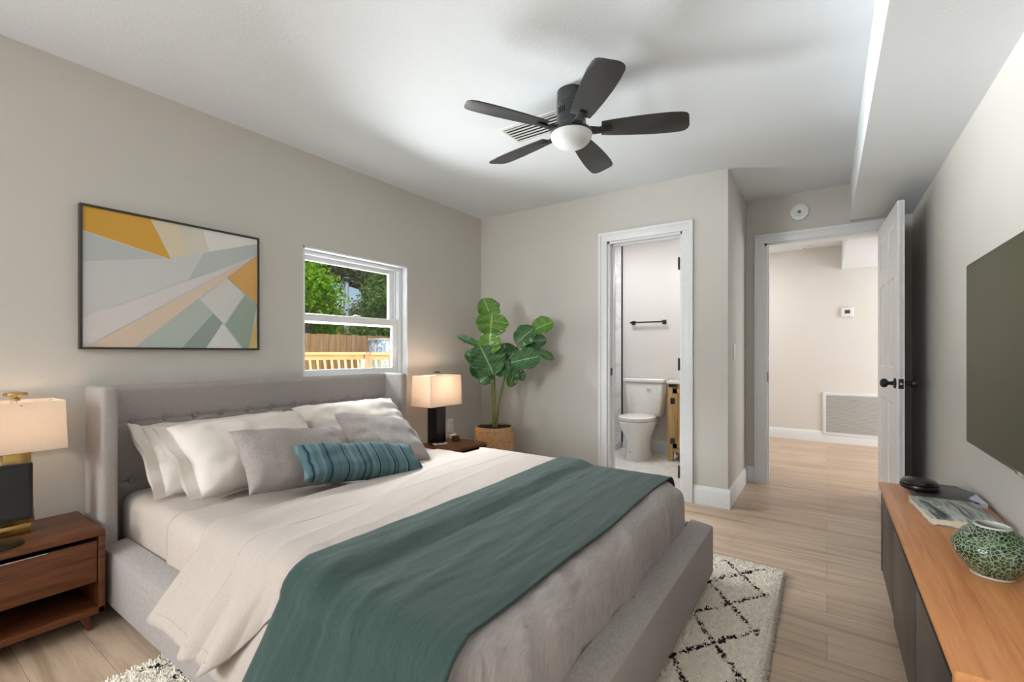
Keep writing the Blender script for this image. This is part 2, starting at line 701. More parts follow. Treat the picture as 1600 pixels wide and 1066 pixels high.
# far wall with the bathroom doorway
DX0, DX1, DH = -1.50, -.897, 2.035
struct('wall_far', B().box(LX, DX0, FY, FY + .1, 0, H).box(DX1, CX, FY, FY + .1, 0, H).box(DX0, DX1, FY, FY + .1, DH, H),
       M['wall'], smooth=False)
struct('wall_alcove', B().box(CX - .1, CX, FY + .1, BY + .12, 0, H), M['wall'], smooth=False)
# entry wall with the hall doorway
EX0, EX1, EH = -.44, .36, 2.05
struct('wall_entry', B().box(CX, EX0, EY, EY + .12, 0, H).box(EX1, RX, EY, EY + .12, 0, H).box(EX0, EX1, EY, EY + .12, EH, H),
       M['wall'], smooth=False)
struct('wall_right', B().box(RX, RX + .12, RY, EY + .12, 0, H), M['wall'], smooth=False)
b = B()
b.box(LX, -2.4, RY - .12, RY, 0, H).box(-.6, RX, RY - .12, RY, 0, H).box(-2.4, -.6, RY - .12, RY, 0, .75).box(-2.4, -.6, RY - .12, RY, 2.15, H)  # gap in the middle is an unseen opening added for the rear fill
struct('wall_rear', b, M['wall'], smooth=False)
# bathroom
struct('wall_bath_back', B().box(-1.98, CX - .1, BY, BY + .12, 0, H), M['bathwall'], smooth=False)
struct('wall_bath_marble', B().box(-3.0, -1.98, BY - .006, BY + .12, 0, H), M['marble'], smooth=False)
struct('wall_bath_left', B().box(-3.12, -3.0, FY + .1, BY + .12, 0, H), M['marble'], smooth=False)
# hall
struct('wall_hall_back', B().box(-1.6, 2.3, HY, HY + .12, 0, H), M['bathwall'], smooth=False)
struct('wall_hall_left', B().box(-1.72, -1.6, BY + .15, HY + .12, 0, H), M['bathwall'], smooth=False)
struct('wall_hall_right', B().box(2.2, 2.32, EY, HY + .12, 0, H), M['bathwall'], smooth=False)
struct('wall_hall_front', B().box(RX, 2.3, EY, EY + .12, 0, H).box(-1.6, CX - .1, BY + .13, BY + .15, 0, H), M['bathwall'], smooth=False)


def baseboard(name, runs, mat=None):
    """runs: (x0,y0,x1,y1,nx,ny) lines along a wall with the outward normal"""
    bb = B()
    for (xa, ya, xb, yb, nx, ny) in runs:
        prof = [(0, 0), (.015, 0), (.015, .105), (.011, .118), (.009, .124), (.006, .135), (0, .137)]
        a = [(xa + nx * d, ya + ny * d, z) for d, z in prof]
        bb.prism(a, (xb - xa, yb - ya, 0))
    return struct(name, bb, mat or M['trim'], angle=25)


baseboard('baseboard_far', [(-.837, FY, CX + .015, FY, 0, -1), (LX, FY, -1.581, FY, 0, -1)])
baseboard('baseboard_alcove', [(CX, FY, CX, EY - .015, 1, 0)])
baseboard('baseboard_entry', [(CX, EY, -.515, EY, 0, -1)])
baseboard('baseboard_left', [(LX, RY, LX, FY, 1, 0)])
baseboard('baseboard_right', [(RX, RY, RX, EY, -1, 0)])
baseboard('baseboard_bath', [(-1.97, BY, CX - .1, BY, 0, -1)])
baseboard('baseboard_hall', [(-.65, HY, 2.2, HY, 0, -1)])


# ------------------------------------------------------------------ door casings
def casing(bb, xa, xb, y, zt, w, side=-1):
    """trim around an opening in a wall facing -Y"""
    lo, hi = y - .018, y
    bb.box(xa - w, xa, lo, hi, 0, zt, .002).box(xb, xb + w, lo, hi, 0, zt, .002)
    bb.box(xa - w, xb + w, lo, hi, zt, zt + w, .002)
    bb.box(xa - w, xa - w + .022, lo - .006, lo + .002, 0, zt + w - .022, .002).box(xb + w - .022, xb + w, lo - .006, lo + .002, 0, zt + w - .022, .002)
    bb.box(xa - w, xb + w, lo - .006, lo + .002, zt + w - .022, zt + w, .002)


t1 = struct_empty('trim_1', (DX0, FY, 0))
b = B()
casing(b, DX0, DX1, FY, DH, .075)
b.build('casing', M['trim'], t1)
b = B()
b.box(DX0, DX0 + .018, FY, FY + .12, 0, DH).box(DX1 - .018, DX1, FY, FY + .12, 0, DH).box(DX0, DX1, FY, FY + .12, DH - .018, DH)
b.box(DX0 + .018, DX0 + .03, FY + .05, FY + .085, 0, DH - .018).box(DX1 - .03, DX1 - .018, FY + .03, FY + .062, 0, DH - .018).box(DX0, DX1, FY + .05, FY + .085, DH - .03, DH - .018)
b.build('jamb', M['trim'], t1, smooth=False)
for z in (.21, 1.03, 1.80):
    b = B()
    b.box(DX1 - .036, DX1 - .0305, FY + .022, FY + .07, z - .045, z + .045, .002)
    b.tube([(DX1 - .036, FY + .022, z - .047), (DX1 - .036, FY + .022, z + .047)], .006, 10)
    b.build('hinge', M['black'], t1)
B().box(DX0 + .0185, DX0 + .0215, FY + .02, FY + .05, .93, .99, .001).build('strike_plate', M['black'], t1)

t2 = struct_empty('trim_2', (EX0, EY, 0))
b = B()
casing(b, EX0, EX1, EY, EH, .075)
b.build('casing', M['trim'], t2)
b = B()
b.box(EX0, EX0 + .018, EY, EY + .14, 0, EH).box(EX1 - .018, EX1 + .0, EY, EY + .14, 0, EH).box(EX0, EX1, EY, EY + .14, EH - .018, EH)
b.box(EX0 + .018, EX0 + .03, EY + .045, EY + .08, 0, EH - .018)
b.build('jamb', M['trim'], t2, smooth=False)
B().box(EX0 + .0185, EX0 + .0215, EY + .004, EY + .035, .87, .95, .003).build('strike_plate', M['black'], t2)

# casing of another doorway at the hall's left end
t3 = struct_empty('trim_3', (-.70, HY, 0))
b = B()
b.box(-.725, -.65, HY - .018, HY, 0, 2.23, .003).box(-1.58, -.65, HY - .018, HY, 2.155, 2.23, .003)
b.build('casing', M['trim'], t3)

# ------------------------------------------------------------------ hall door (six panels), open against the right wall
DW, DT = .83, .035
door = struct_empty('door_1', (.336, EY - .02, 0), radians(2.3))
# local: x across thickness, y from 0 (hinge) to -DW
b = B()
z0, z1 = .008, 2.04
core = .017
b.box(-core / 2, core / 2, -DW, 0, z0, z1)
st = .11
rows = [(.20, .80), (1.02, 1.60), (1.72, 1.93)]
cols = [(-DW + st, -DW / 2 - .05), (-DW / 2 + .05, -st)]
hx = DT / 2
for (ya, yb) in ((-DW, -DW + st), (-DW / 2 - .05, -DW / 2 + .05), (-st, 0)):
    b.box(-hx, hx, ya, yb, z0, z1, .002)
zs = [z0, rows[0][0], rows[0][1], rows[1][0], rows[1][1], rows[2][0], rows[2][1], z1]
for k in (0, 2, 4, 6):
    b.box(-hx + .0003, hx - .0003, -DW + .002, -.002, zs[k], zs[k + 1], .002)
for (za, zb) in rows:
    for (ya, yb) in cols:
        for s in (-1, 1):
            f = [(ya + .02, za + .02), (yb - .02, za + .02), (yb - .02, zb - .02), (ya + .02, zb - .02)]
            g = [(ya + .05, za + .05), (yb - .05, za + .05), (yb - .05, zb - .05), (ya + .05, zb - .05)]
            b.rings([[(s * core / 2, y, z) for y, z in f], [(s * (hx - .002), y, z) for y, z in g]], False, True)
            # sloped moulding at the panel edge
            for (p, q) in (((ya, za), (yb, za)), ((yb, za), (yb, zb)), ((yb, zb), (ya, zb)), ((ya, zb), (ya, za))):
                cy, cz = (ya + yb) / 2, (za + zb) / 2
                def inn(pt):
                    return (pt[0] + (.012 if pt[0] < cy else -.012), pt[1] + (.012 if pt[1] < cz else -.012))
                pi_, qi_ = inn(p), inn(q)
                b.face([(s * hx, p[0], p[1]), (s * hx, q[0], q[1]), (s * core / 2, qi_[0], qi_[1]), (s * core / 2, pi_[0], pi_[1])])
b.build('leaf', M['trim'], door, local=True, angle=20)
for s, nm in ((-1, 'knob'), (1, 'knob')):
    b = B()
    prof = [(.032, 0), (.033, .004), (.030, .008), (.013, .012), (.011, .03), (.014, .036), (.024, .042), (.0285, .054), (.026, .066), (.016, .074), (.004, .076)]
    b.lathe([(r, s * (hx + h)) for r, h in prof], (0, -DW + .065, .93), 24, axis='X')
    b.build(nm, M['black'], door, local=True)
b = B()
b.box(-.0125, .0125, -DW - .002, -DW + .003, .90, .96, .001)
b.build('latch_plate', M['black'], door, local=True)
b = B()
b.lathe([(.008, 0), (.0075, -.007), (.004, -.011)], (0, -DW - .001, .93), 14, axis='Y')
b.build('latch_bolt', M['chrome'], door, local=True)

# ------------------------------------------------------------------ bedside window
win = struct_empty('window_1', (LX, (WY0 + WY1) / 2, WZ0))
b = B()
t = .012
b.box(LX - .14, LX + .002, WY0, WY0 + t, WZ0, WZ1).box(LX - .14, LX + .002, WY1 - t, WY1, WZ0, WZ1)
b.box(LX - .14, LX + .002, WY0, WY1, WZ1 - t, WZ1).box(LX - .14, LX + .004, WY0, WY1, WZ0, WZ0 + t)
b.build('reveal', M['vinyl'], win, smooth=False)
fa, fb, fc, fd = WY0 + t - .065, WY1 - t, WZ0 + t, WZ1 - t
b = B()
X0, X1 = LX - .138, LX - .055
b.frame('X', fa, fb, fc, fd, X0, X1, .035, .003, wb0=.03, wb1=.025)
b.box(X0 + .03, X1 - .035, fb - .05, fb - .036, fc + .03, fd - .025, .002)
b.box(X1 - .014, X1 + .003, fb - .024, fb - .018, fc + .03, fd - .025, .001)
b.build('window_frame', M['vinyl'], win)
b = B()
ga, gb = fa + .05, fb - .05
b.frame('X', ga, gb, 1.325, fd - .02, LX - .128, LX - .100, .045, .004, wb1=.035)
us = b.build('upper_sash', M['vinyl'], win)
B().box(LX - .116, LX - .112, ga + .03, gb - .03, 1.35, fd - .03).build('pane', M['glass'], us, smooth=False)
b = B()
ga, gb = fa + .035, fb - .035
b.frame('X', ga, gb, fc + .012, 1.375, LX - .098, LX - .068, .05, .004, wb1=.04)
b.box(LX - .099, LX - .060, ga, gb, 1.368, 1.386, .004)
ls = b.build('lower_sash', M['vinyl'], win)
B().box(LX - .085, LX - .081, ga + .035, gb - .035, fc + .04, 1.35).build('pane', M['glass'], ls, smooth=False)
b = B()
b.box(LX - .064, LX - .050, 2.15, 2.21, 1.385, 1.397, .004)
b.build('sash_lock', M['vinyl'], ls)

# ------------------------------------------------------------------ outdoors
struct('ground', B().box(-30, -2.98, -8, 26, -.5, -.35), plain('dry_grass_ground', (120, 124, 82), 0.95))
struct('deck', B().box(-5.25, -2.98, .5, 8, .02, .08), M['fence'])

# deck railing
rl = thing('deck_railing', 'pale pine deck railing with balusters outside the window', 'railing', (-5.1, 3.9, .08))
B().box(-5.17, -5.03, 2.2, 3.95, 1.09, 1.125, .004).box(-5.13, -5.08, 2.2, 3.95, 1.03, 1.09, .003).build('top_rail', M['rail'], rl)
B().box(-5.17, -5.03, 4.03, 5.6, 1.085, 1.12, .004).box(-5.13, -5.08, 4.03, 5.6, 1.025, 1.085, .003).build('top_rail', M['rail'], rl)
B().box(-5.12, -5.09, 2.2, 5.6, .16, .21, .003).build('bottom_rail', M['rail'], rl)
for y in (2.2, 3.99, 5.6):
    B().box(-5.15, -5.06, y - .04, y + .04, .08, 1.13, .004).build('post', M['fence'], rl)
y = 2.30
while y < 5.55:
    if abs(y - 3.99) > .06:
        b = B()
        b.tube([(-5.105, y, .2), (-5.085, y, .45), (-5.06, y, .7), (-5.075, y, .92), (-5.10, y, 1.06)], .015, 6)
        b.build('baluster', M['rail'], rl)
    y += .098

# board fence
fn = thing('board_fence', 'brown vertical board privacy fence behind the deck railing', 'fence', (-9, 8, -.35))
for i in range(60):
    y = 2.6 + i * .145
    if y > 11.2:
        break
    b = B()
    h = 1.52 + .008 * sin(i * 2.3)
    b.box(-9.01, -8.99, y, y + .138, -.35, h, .003)
    b.build('board', M['fence'], fn)
B().box(-9.05, -9.01, 2.6, 11.3, .2, .29).box(-9.05, -9.01, 2.6, 11.3, 1.2, 1.29).build('fence_rail', M['fence'], fn)

# pole
pl = thing('utility_pole', 'pale blue-grey post standing behind the fence', 'pole', (-13.4, 9.70, -.35))
B().tube([(-13.4, 9.70, -.35), (-13.4, 9.70, 3.45)], [.085, .08], 14).build('shaft', plain('pale_painted_post', (190, 202, 214), 0.6), pl)
B().lathe([(.09, 0), (.095, .03), (.03, .06)], (-13.4, 9.70, 3.45), 14).build('cap', plain('grey_cap', (150, 160, 170), 0.5), pl)

# neighbour's shed
sh = thing('red_shed', 'dark red shed roof and wall showing above the fence', 'shed', (-14.5, 9.2, -.35))
B().box(-15.5, -13.5, 7.2, 10.3, -.35, 1.75).build('wall', plain('grey_shed_siding', (122, 118, 116), 0.8), sh, smooth=False)
b = B()
b.prism([(-13.2, 6.9, 1.7), (-14.5, 6.9, 2.25), (-15.8, 6.9, 1.7), (-15.8, 6.9, 1.62), (-13.2, 6.9, 1.62)], (0, 3.7, 0))
b.build('roof', plain('dark_red_roof', (112, 58, 50), 0.8), sh, smooth=False)

# blue and white box outside
bx = thing('storage_box', 'white box with blue patches standing before the board fence', 'box', (-7.7, 6.5, -.35))
mm = Mat('blue_patched_white', (225, 232, 238), 0.5)
mm.color(mm.ramp(mm.noise(9.0, mm.coords((1, 1, .6)), 2, 0.5, 0.6), [(0.44, (232, 238, 242)), (0.52, (120, 160, 200)), (0.62, (226, 232, 238))]))
B().box(-7.95, -7.5, 6.3, 6.9, -.35, 1.38, .02).build('housing', mm.m, bx)
B().box(-7.97, -7.48, 6.28, 6.92, 1.38, 1.41, .01).build('lid', M['white'], bx)


def tree(name, label, mat, trunk, blobs, n, size, seed, group='trees beyond the fence'):
    rnd = random.Random(seed)
    o = thing(name, label, 'tree', (trunk[0][0], trunk[0][1], -.35), 0, group)
    bb = B()
    bb.tube([Vector(p) for p in trunk], [.16 - .11 * i / (len(trunk) - 1) for i in range(len(trunk))], 9)
    bb.build('trunk', M['bark'], o)
    for (c, r) in blobs:
        bb = B()
        bb.tube([Vector(trunk[-2]), (Vector(trunk[-1]) + Vector(c)) / 2 + Vector((0, 0, -.1)), Vector(c)], [.06, .045, .02], 6)
        bb.build('branch', M['bark'], o)
    bb = B()
    bm = bb.bm
    tot = sum(r[0] * r[1] * r[2] for c, r in blobs)
    for (c, r) in blobs:
        k = int(n * r[0] * r[1] * r[2] / tot)
        # sprigs: little clusters
        for _ in range(k // 7):
            while True:
                p = Vector((rnd.uniform(-1, 1), rnd.uniform(-1, 1), rnd.uniform(-1, 1)))
                if .25 < p.length < 1:
                    break
            base = Vector((c[0] + p.x * r[0], c[1] + p.y * r[1], c[2] + p.z * r[2]))
            if nz(base.x * 1.5, base.y * 1.5, base.z * 1.5) < -.12:
                continue
            for _ in range(7):
                q = base + Vector((rnd.gauss(0, 1), rnd.gauss(0, 1), rnd.gauss(0, .8))) * size * 1.3
                d = Vector((rnd.gauss(0, 1), rnd.gauss(0, 1), rnd.gauss(-.3, .7))).normalized()
                s = d.cross(Vector((rnd.gauss(0, 1), rnd.gauss(0, 1), rnd.gauss(0, 1)))).normalized()
                L = size * rnd.uniform(.7, 1.4)
                w = L * .32
                bm.faces.new([bm.verts.new(v) for v in (q, q + d * L * .5 + s * w, q + d * L, q + d * L * .5 - s * w)])
    f = bb.build('foliage', mat, o, smooth=False, recalc=False)
    f['kind'] = 'stuff'
    return o


tree('leafy_tree', 'bright yellow-green leafy tree at the left of the window view', M['fol_bright'],
     [(-10.6, 6.1, -.35), (-10.7, 6.2, .8), (-11.0, 6.9, 1.9), (-11.0, 6.9, 2.3)],
     [((-10.8, 6.5, 2.75), (.7, .75, .62)), ((-10.9, 7.15, 2.45), (.5, .42, .55)), ((-11.3, 5.9, 2.2), (.8, .8, .6)), ((-11.4, 7.0, 2.0), (.5, .6, .4)), ((-11.6, 7.6, 1.9), (.4, .7, .35))], 15000, .10, 3)
tree('oak_tree', 'grey-green oak canopy across the top of the window view', M['fol_dark'],
     [(-15.5, 12.5, -.35), (-15.4, 12.3, 2), (-15, 11.6, 3.6), (-14.8, 11.0, 4.2)],
     [((-14.2, 9.6, 4.75), (1.2, 1.6, .95)), ((-14.2, 12.0, 4.5), (1.2, 1.3, 1.2)), ((-14.4, 8.0, 4.3), (1.0, 1.2, 1.2)), ((-14.5, 8.6, 3.5), (.7, .5, .6)), ((-14.0, 10.4, 4.1), (.8, .9, .45))], 34000, .12, 5)
tree('shade_tree', 'mid-green tree at the right of the window view', M['fol_mid'],
     [(-12.6, 10.9, -.35), (-12.6, 10.8, 1), (-12.5, 10.5, 1.9), (-12.4, 10.4, 2.4)],
     [((-12.2, 10.15, 2.85), (.7, .55, .8)), ((-12.3, 9.9, 2.1), (.5, .45, .45)), ((-12.4, 10.9, 2.6), (.8, .9, 1.2)), ((-12.3, 10.6, 3.7), (.8, .6, .6)), ((-12.5, 9.6, 1.8), (.4, .6, .3))], 15000, .10, 8)
tree('hedge_tree', 'dark shrubby tree low behind the fence beside the post', M['fol_dark'],
     [(-17.3, 9.9, -.35), (-17.3, 10.0, .6), (-17.2, 10.1, 1.4), (-17.2, 10.2, 1.8)],
     [((-17.2, 9.4, 2.35), (.8, 1.4, .7)), ((-17.2, 11.8, 2.25), (.8, 1.3, .7)), ((-17.2, 13.5, 2.5), (.8, 1.2, .9))], 14000, .12, 11)

# ------------------------------------------------------------------ bed
YL, YR = .64, 2.38
bed = thing('bed', 'grey upholstered platform bed with tufted winged headboard', 'bed', (-1.6, 1.51, 0))


# headboard panel with dimples at the buttons
def hb_x(y, z):
    d = 0.0
    for zr in (.787, .507):
        d += .0045 * exp(-((z - zr) / .008) ** 2)
    for i in range(12):
        yb = .796 + i * .1335
        for zr in (.787, .507):
            r2 = ((y - yb) ** 2 + (z - zr) ** 2)
            d += .011 * exp(-r2 / .00045)
    edge = 0.0
    if z > .935:
        edge = ((z - .935) / .03) ** 2 * .02
    return -2.735 - d - edge


ys = [.69 + 1.64 * i / 280 for i in range(281)]
zs_ = [.25 + .715 * j / 140 for j in range(141)]
b = B()
b.grid([[(hb_x(y, z), y, z) for z in zs_] for y in ys])
b.box(-2.815, -2.765, .66, 2.36, .08, .962, .012)
hb = b.build('headboard', M['bedfab'], bed)
for i in range(12):
    yb = .796 + i * .1335
    for zr in (.787, .507):
        b = B()
        b.lathe([(.011, 0), (.012, .006), (.0095, .010), (.003, .012)], (hb_x(yb, zr) - .001, yb, zr), 14, axis='X')
        b.build('button', M['button'], hb)
for (ya, yb) in ((YL, .697), (2.323, YR)):
    b = B()
    pts = []
    b.box(-2.815, -2.56, ya, yb, .05, .968, .016, 3)
    b.build('headboard_wing', M['bedfab'], bed)
# rails
RT = .30
for nm, (xa, xb, ya, yb) in (('side_rail', (-2.57, -.556, YL, .73)), ('side_rail', (-2.57, -.556, 2.29, YR)), ('foot_rail', (-.555, -.45, YL, YR))):
    b = B()
    if nm == 'foot_rail':
        b.hexa([(xa, ya, .06), (xb, ya, .06), (xb, yb, .06), (xa, yb, .06), (xa, ya, RT + .004), (xb, ya, RT - .012), (xb, yb, RT - .012), (xa, yb, RT + .004)], .012)
    else:
        lo = RT - .014 if ya < 1 else RT + .004
        hi = RT + .004 if ya < 1 else RT - .014
        b.hexa([(xa, ya, .06), (xb, ya, .06), (xb, yb, .06), (xa, yb, .06), (xa, ya, lo), (xb, ya, lo), (xb, yb, hi), (xa, yb, hi)], .012)
    b.build(nm, M['bedfab'], bed)
B().box(-2.76, -.55, .72, 2.30, .17, .225).build('slat_base', M['espresso'], bed, smooth=False)
for (x, y) in ((-.495, .69), (-.495, 2.325), (-2.7, .69), (-2.7, 2.33)):
    z = .026 if x > -2 else 0.0
    b = B()
    b.hexa([(x - .025, y - .025, z), (x + .025, y - .025, z), (x + .025, y + .025, z), (x - .025, y + .025, z),
            (x - .035, y - .035, .07), (x + .035, y - .035, .07), (x + .035, y + .035, .07), (x - .035, y + .035, .07)], .003)
    b.build('leg', M['black'], bed)

# mattress
MZ0, MZ1, MY0, MY1, MX0, MX1 = .228, .478, .735, 2.275, -2.70, -.585
ma = tag(B().box(MX0, MX1, MY0, MY1, MZ0, MZ1, .055, 5).build('mattress', M['sheet'], origin=(-1.6, 1.5, MZ0)),
         'thick mattress in a cream fitted sheet on the grey bed', 'mattress')


def drape_path(y0, y1, top, r, zl, zr, flare_l=0.0, flare_r=0.0, n_top=46, n_arc=6, n_drop=16):
    """cross-section from the left hem over the top to the right hem: list of (y, z, kind, depth)"""
    out = []
    for i in range(n_drop):
        k = i / n_drop
        z = zl + (top - r - zl) * k
        out.append((y0 - flare_l * (1 - k) ** 1.0, z, -1, 1 - k))
    for i in range(n_arc):
        a = pi / 2 * i / n_arc
        out.append((y0 + r - r * cos(a), top - r + r * sin(a), -1, 0.0))
    for i in range(n_top + 1):
        k = i / n_top
        out.append((y0 + r + (y1 - y0 - 2 * r) * k, top, 0, 0.0))
    for i in range(1, n_arc + 1):
        a = pi / 2 * i / n_arc
        out.append((y1 - r + r * sin(a), top - r + r * cos(a), 1, 0.0))
    for i in range(1, n_drop + 1):
        k = i / n_drop
        out.append((y1 + flare_r * k, top - r - (top - r - zr) * k, 1, k))
    return out


def sheet_mesh(xs, fn):
    return [[fn(x, i) for i in range(fn.n)] for x in xs]


def solid_cloth(name, P, mats, thick, mat_fn=None, parent=None, origin=None):
    b = B()
    b.grid(P, mat_fn)
    o = b.build(name, mats, parent, origin=origin, recalc=False, angle=75)
    md = o.modifiers.new('thickness', 'SOLIDIFY')
    md.thickness = thick
    md.offset = 1.0
    return o


def ridge(x, y, z=0.0, p=2.0):
    return (1 - min(1.0, abs(nz(x, y, z)) * 2.2)) ** p


def lerp(a, b, k):
    return a + (b - a) * max(0.0, min(1.0, k))


def frange(a, b, n):
    return [a + (b - a) * i / n for i in range(n + 1)]


# flat sheet: from under the pillows to below the duvet, tucked at the sides
rows_ = []
for x in frange(-2.12, -1.25, 44):
    row = []
    for (y, z, kd, dp) in drape_path(MY0 - .008, MY1 + .008, MZ1 + .004, .06, .30, .30, .0, .0):
        w = .004 * nz(x * 6, y * 22, 1) + .003 * nz(x * 3 + y * 12, y * 3, 7)
        if kd == 0:
            z += max(-.001, w)
        else:
            y += (-1 if kd < 0 else 1) * abs(.008 * nz(x * 16, z * 3, 3)) * (.3 + dp)
        row.append((x, y, z))
    rows_.append(row)
fs = solid_cloth('flat_sheet', rows_, M['sheet'], .004, origin=(-1.7, 1.5, MZ1))
tag(fs, 'smooth cream flat sheet tucked round the mattress below the pillows', 'sheet')

# duvet: lavender-grey body, cream turned-back flap
TOPD = .508
FR = .085                                        # rounding radius at the foot


def duvet_point(x, y, z, kd, dp, foot_drop):
    pass


xs_top = frange(-1.72, -.555 - FR, 70)
path_x = [(x, 0.0) for x in xs_top]
for i in range(1, 9):
    a = pi / 2 * i / 8
    path_x.append((-.555 - FR + FR * sin(a), FR - FR * cos(a)))
for i in range(1, 10):
    path_x.append((-.553, FR + (TOPD - FR - .285) * i / 9))
rows_ = []
for (x, drop) in path_x:
    k = max(0.0, min(1.0, (x + .78) / .12))      # towards the foot the sides tuck inside the rails
    k = k * k * (3 - 2 * k)
    zl = lerp(.215, .29, k)
    fl = lerp(.098, -.008, k)
    y0 = lerp(.705, .722, k)
    row = []
    for (y, z, kd, dp) in drape_path(y0, 2.292, TOPD, .07, zl, .29, fl, 0.0):
        # wrinkles
        w = .010 * nz(x * 3.0, y * 1.3, 2.0) + .006 * nz(x * 9 + y * 2, y * 3.5, 5.0) + .0025 * nz(x * 26, y * 7, 9)
        kf_ = min(1, max(0, (x + .80) / .2))
        w += kf_ * (.012 * nz(x * 7 + y * 10, y * 3 - x * 6, 3.3) +   .008 * nz(x * 16 + y * 26, y * 7 - x * 10, 6.1))
        w += kf_ * .011 * ridge(x * 6 + y * 9, y * 2.2 - x * 5, 8.8, 2.5) - kf_ * .003
        w += .004 * ridge(x * 11, y * 2.2, 4.4, 3)
        if drop > .01:
            w += .008 * sin(y * 34 + 5 * nz(y * 3, x * 3, 4)) * min(1, drop / .12) * .5
        zz = z
        if kd == 0:
            zz = max(TOPD - .006, z + w)
        else:
            s = -1 if kd < 0 else 1
            y += s * max(-.004, (.012 * sin(x * 26 + 4 * nz(x * 2, z * 2, 3)) * dp + w * .6)) * (1 - k)
        zz = min(zz, TOPD + .02) if drop < .001 else min(zz, max(TOPD - drop + (w if kd == 0 else 0), .286))
        xx = x + (w * 1.1 if drop > .03 else 0)
        # rounded plan corners at the foot
        R = .13
        cx, cy0, cy1 = -.553 - R, .722 + R, 2.292 - R
        if xx > cx and (y < cy0 or y > cy1):
            cy = cy0 if y < cy0 else cy1
            vx, vy = xx - cx, y - cy
            ln = max(abs(vx), abs(vy), 1e-6)
            hyp = sqrt(vx * vx + vy * vy)
            if hyp > 1e-6:
                f = ln / hyp
                xx, y = cx + vx * f, cy + vy * f
        row.append((xx, y, zz))
    rows_.append(row)
nX = len(path_x)


def duv_mat(i, j):
    return 1 if path_x[i][0] < -1.0 else 0


dv = thing('duvet', 'lavender-grey duvet turned back in a cream band over the bed', 'duvet', (-1.1, 1.5, MZ1))
solid_cloth('duvet_body', rows_, [M['duvet'], M['flapc']], .004, duv_mat, dv)

# turned-back flap
TOPF = TOPD + .024
rows_ = []


def sm(a, b, k):
    k = max(0.0, min(1.0, k))
    return a + (b - a) * k * k * (3 - 2 * k)


def flap_pt(x, y, z, kd, dp):
    w = .007 * nz(x * 5, y * 2.0, 12.0) + .003 * nz(x * 12, y * 4, 15.0)
    w += .004 * ridge(x * 8 + y * 1.5, y * 1.6, 2.2, 3) + .006 * exp(-((x + 1.235) / .055) ** 2) * sin(y * 47 + 6 * nz(y * 4, 1, 1))
    fold = .020 * (.7 + .5 * sm(0, 1, (x + 1.62) / .25)) * sin(x * 21 + max(0, x + 1.55) * 30 + 3 * nz(x * 3, z * 2, 8)) + .006 * nz(x * 16, z * 4, 3)
    roll = exp(-((x + 1.77) / .02) ** 2)         # rounded turned edge
    xx = x
    if kd == 0:
        z = max(TOPF - .004, z + w) - roll * .012
        xx = x + .02 * nz(y * 1.6, 3.3, 1.0)
    else:
        s_ = -1 if kd < 0 else 1
        y += s_ * max(-.004, fold * dp * (1 if x < -1.3 else .4) + w) - s_ * roll * .010
        if kd < 0:
            xx = x - .03 * dp + .02 * nz(1.0, 3.3, 1.0) * (1 - dp)
    return (xx, y, z)


def flap_row(x):
    zl = sm(.262, .25, (x + 1.77) / .4)
    fl = .128
    if x > -1.37:
        zl = sm(.25, .40, (x + 1.37) / .17)
        fl = sm(.128, .02, (x + 1.37) / .14)
    return [flap_pt(x, y, z, kd, dp) for (y, z, kd, dp) in drape_path(.695, 2.306, TOPF, .075, zl, .36, fl, .02)]


for x in frange(-1.77, -1.17, 90):
    rows_.append(flap_row(x))
solid_cloth('turned_back_flap', rows_, M['flapc'], .006, None, dv)
# stitched hem along the flap
b = B()
path = [Vector(p) for p in flap_row(-1.50)]
nn = []
for k, p in enumerate(path):
    d = (path[min(k + 1, len(path) - 1)] - path[max(k - 1, 0)]).normalized()
    nn.append(p + Vector((1, 0, 0)).cross(d).normalized() * .0045)
b.tube(nn, .0026, 6)
b.build('seam', M['flapc'], dv)
b = B()
hem = []
for x in frange(-1.765, -1.36, 40):
    r_ = flap_row(x)
    p, q = Vector(r_[2]), Vector(r_[3])
    hem.append(p.lerp(q, .3) + Vector((0, -.006, .001)))
b.tube(hem, .002, 6)
b.build('seam', M['flapc'], dv)

# green throw
TOPT = TOPF + .014
rows_ = []
for x in frange(-1.20, -.615, 74):
    k = max(0, min(1, (x + 1.10) / .10))
    row = []
    kf = max(0, (x + .70) / .085)
    for (y, z, kd, dp) in drape_path(.668, 2.318, sm(TOPT, TOPD + .014, k), .082, .19, .40, .135, .02, n_top=60, n_drop=26):
        w = .004 * nz(x * 6, y * 2.5, 22.0) + .0035 * nz(x * 18 + y * 3, y * 3, 25.0) + .0018 * nz(x * 50, y * 6, 31)
        w += .0022 * ridge(x * 14, y * 1.6, 40, 3) + .0022 * ridge(x * 7 + y * 2, y * 4.5, 44, 3) - .002
        fold = .016 * sin(x * 27 + 4 * nz(x * 3, z * 2, 18)) + .006 * nz(x * 22, z * 3, 4)
        xx = x
        if kd == 0:
            z += max(-.002, w)
            xx = x + .012 * nz(y * 2.2, 7.3, 1.0)
        else:
            s = -1 if kd < 0 else 1
            y += s * max(-.003, fold * dp + w)
            if kd < 0:
                xx = x - .045 * dp * (1 - (x + 1.2) / .585) + .01 * dp
        row.append((xx, y, z))
    rows_.append(row)
th = solid_cloth('throw_blanket', rows_, M['throw'], .005, origin=(-.9, 1.5, TOPT))
tag(th, 'deep green crinkled throw laid across the foot half of the bed', 'blanket')


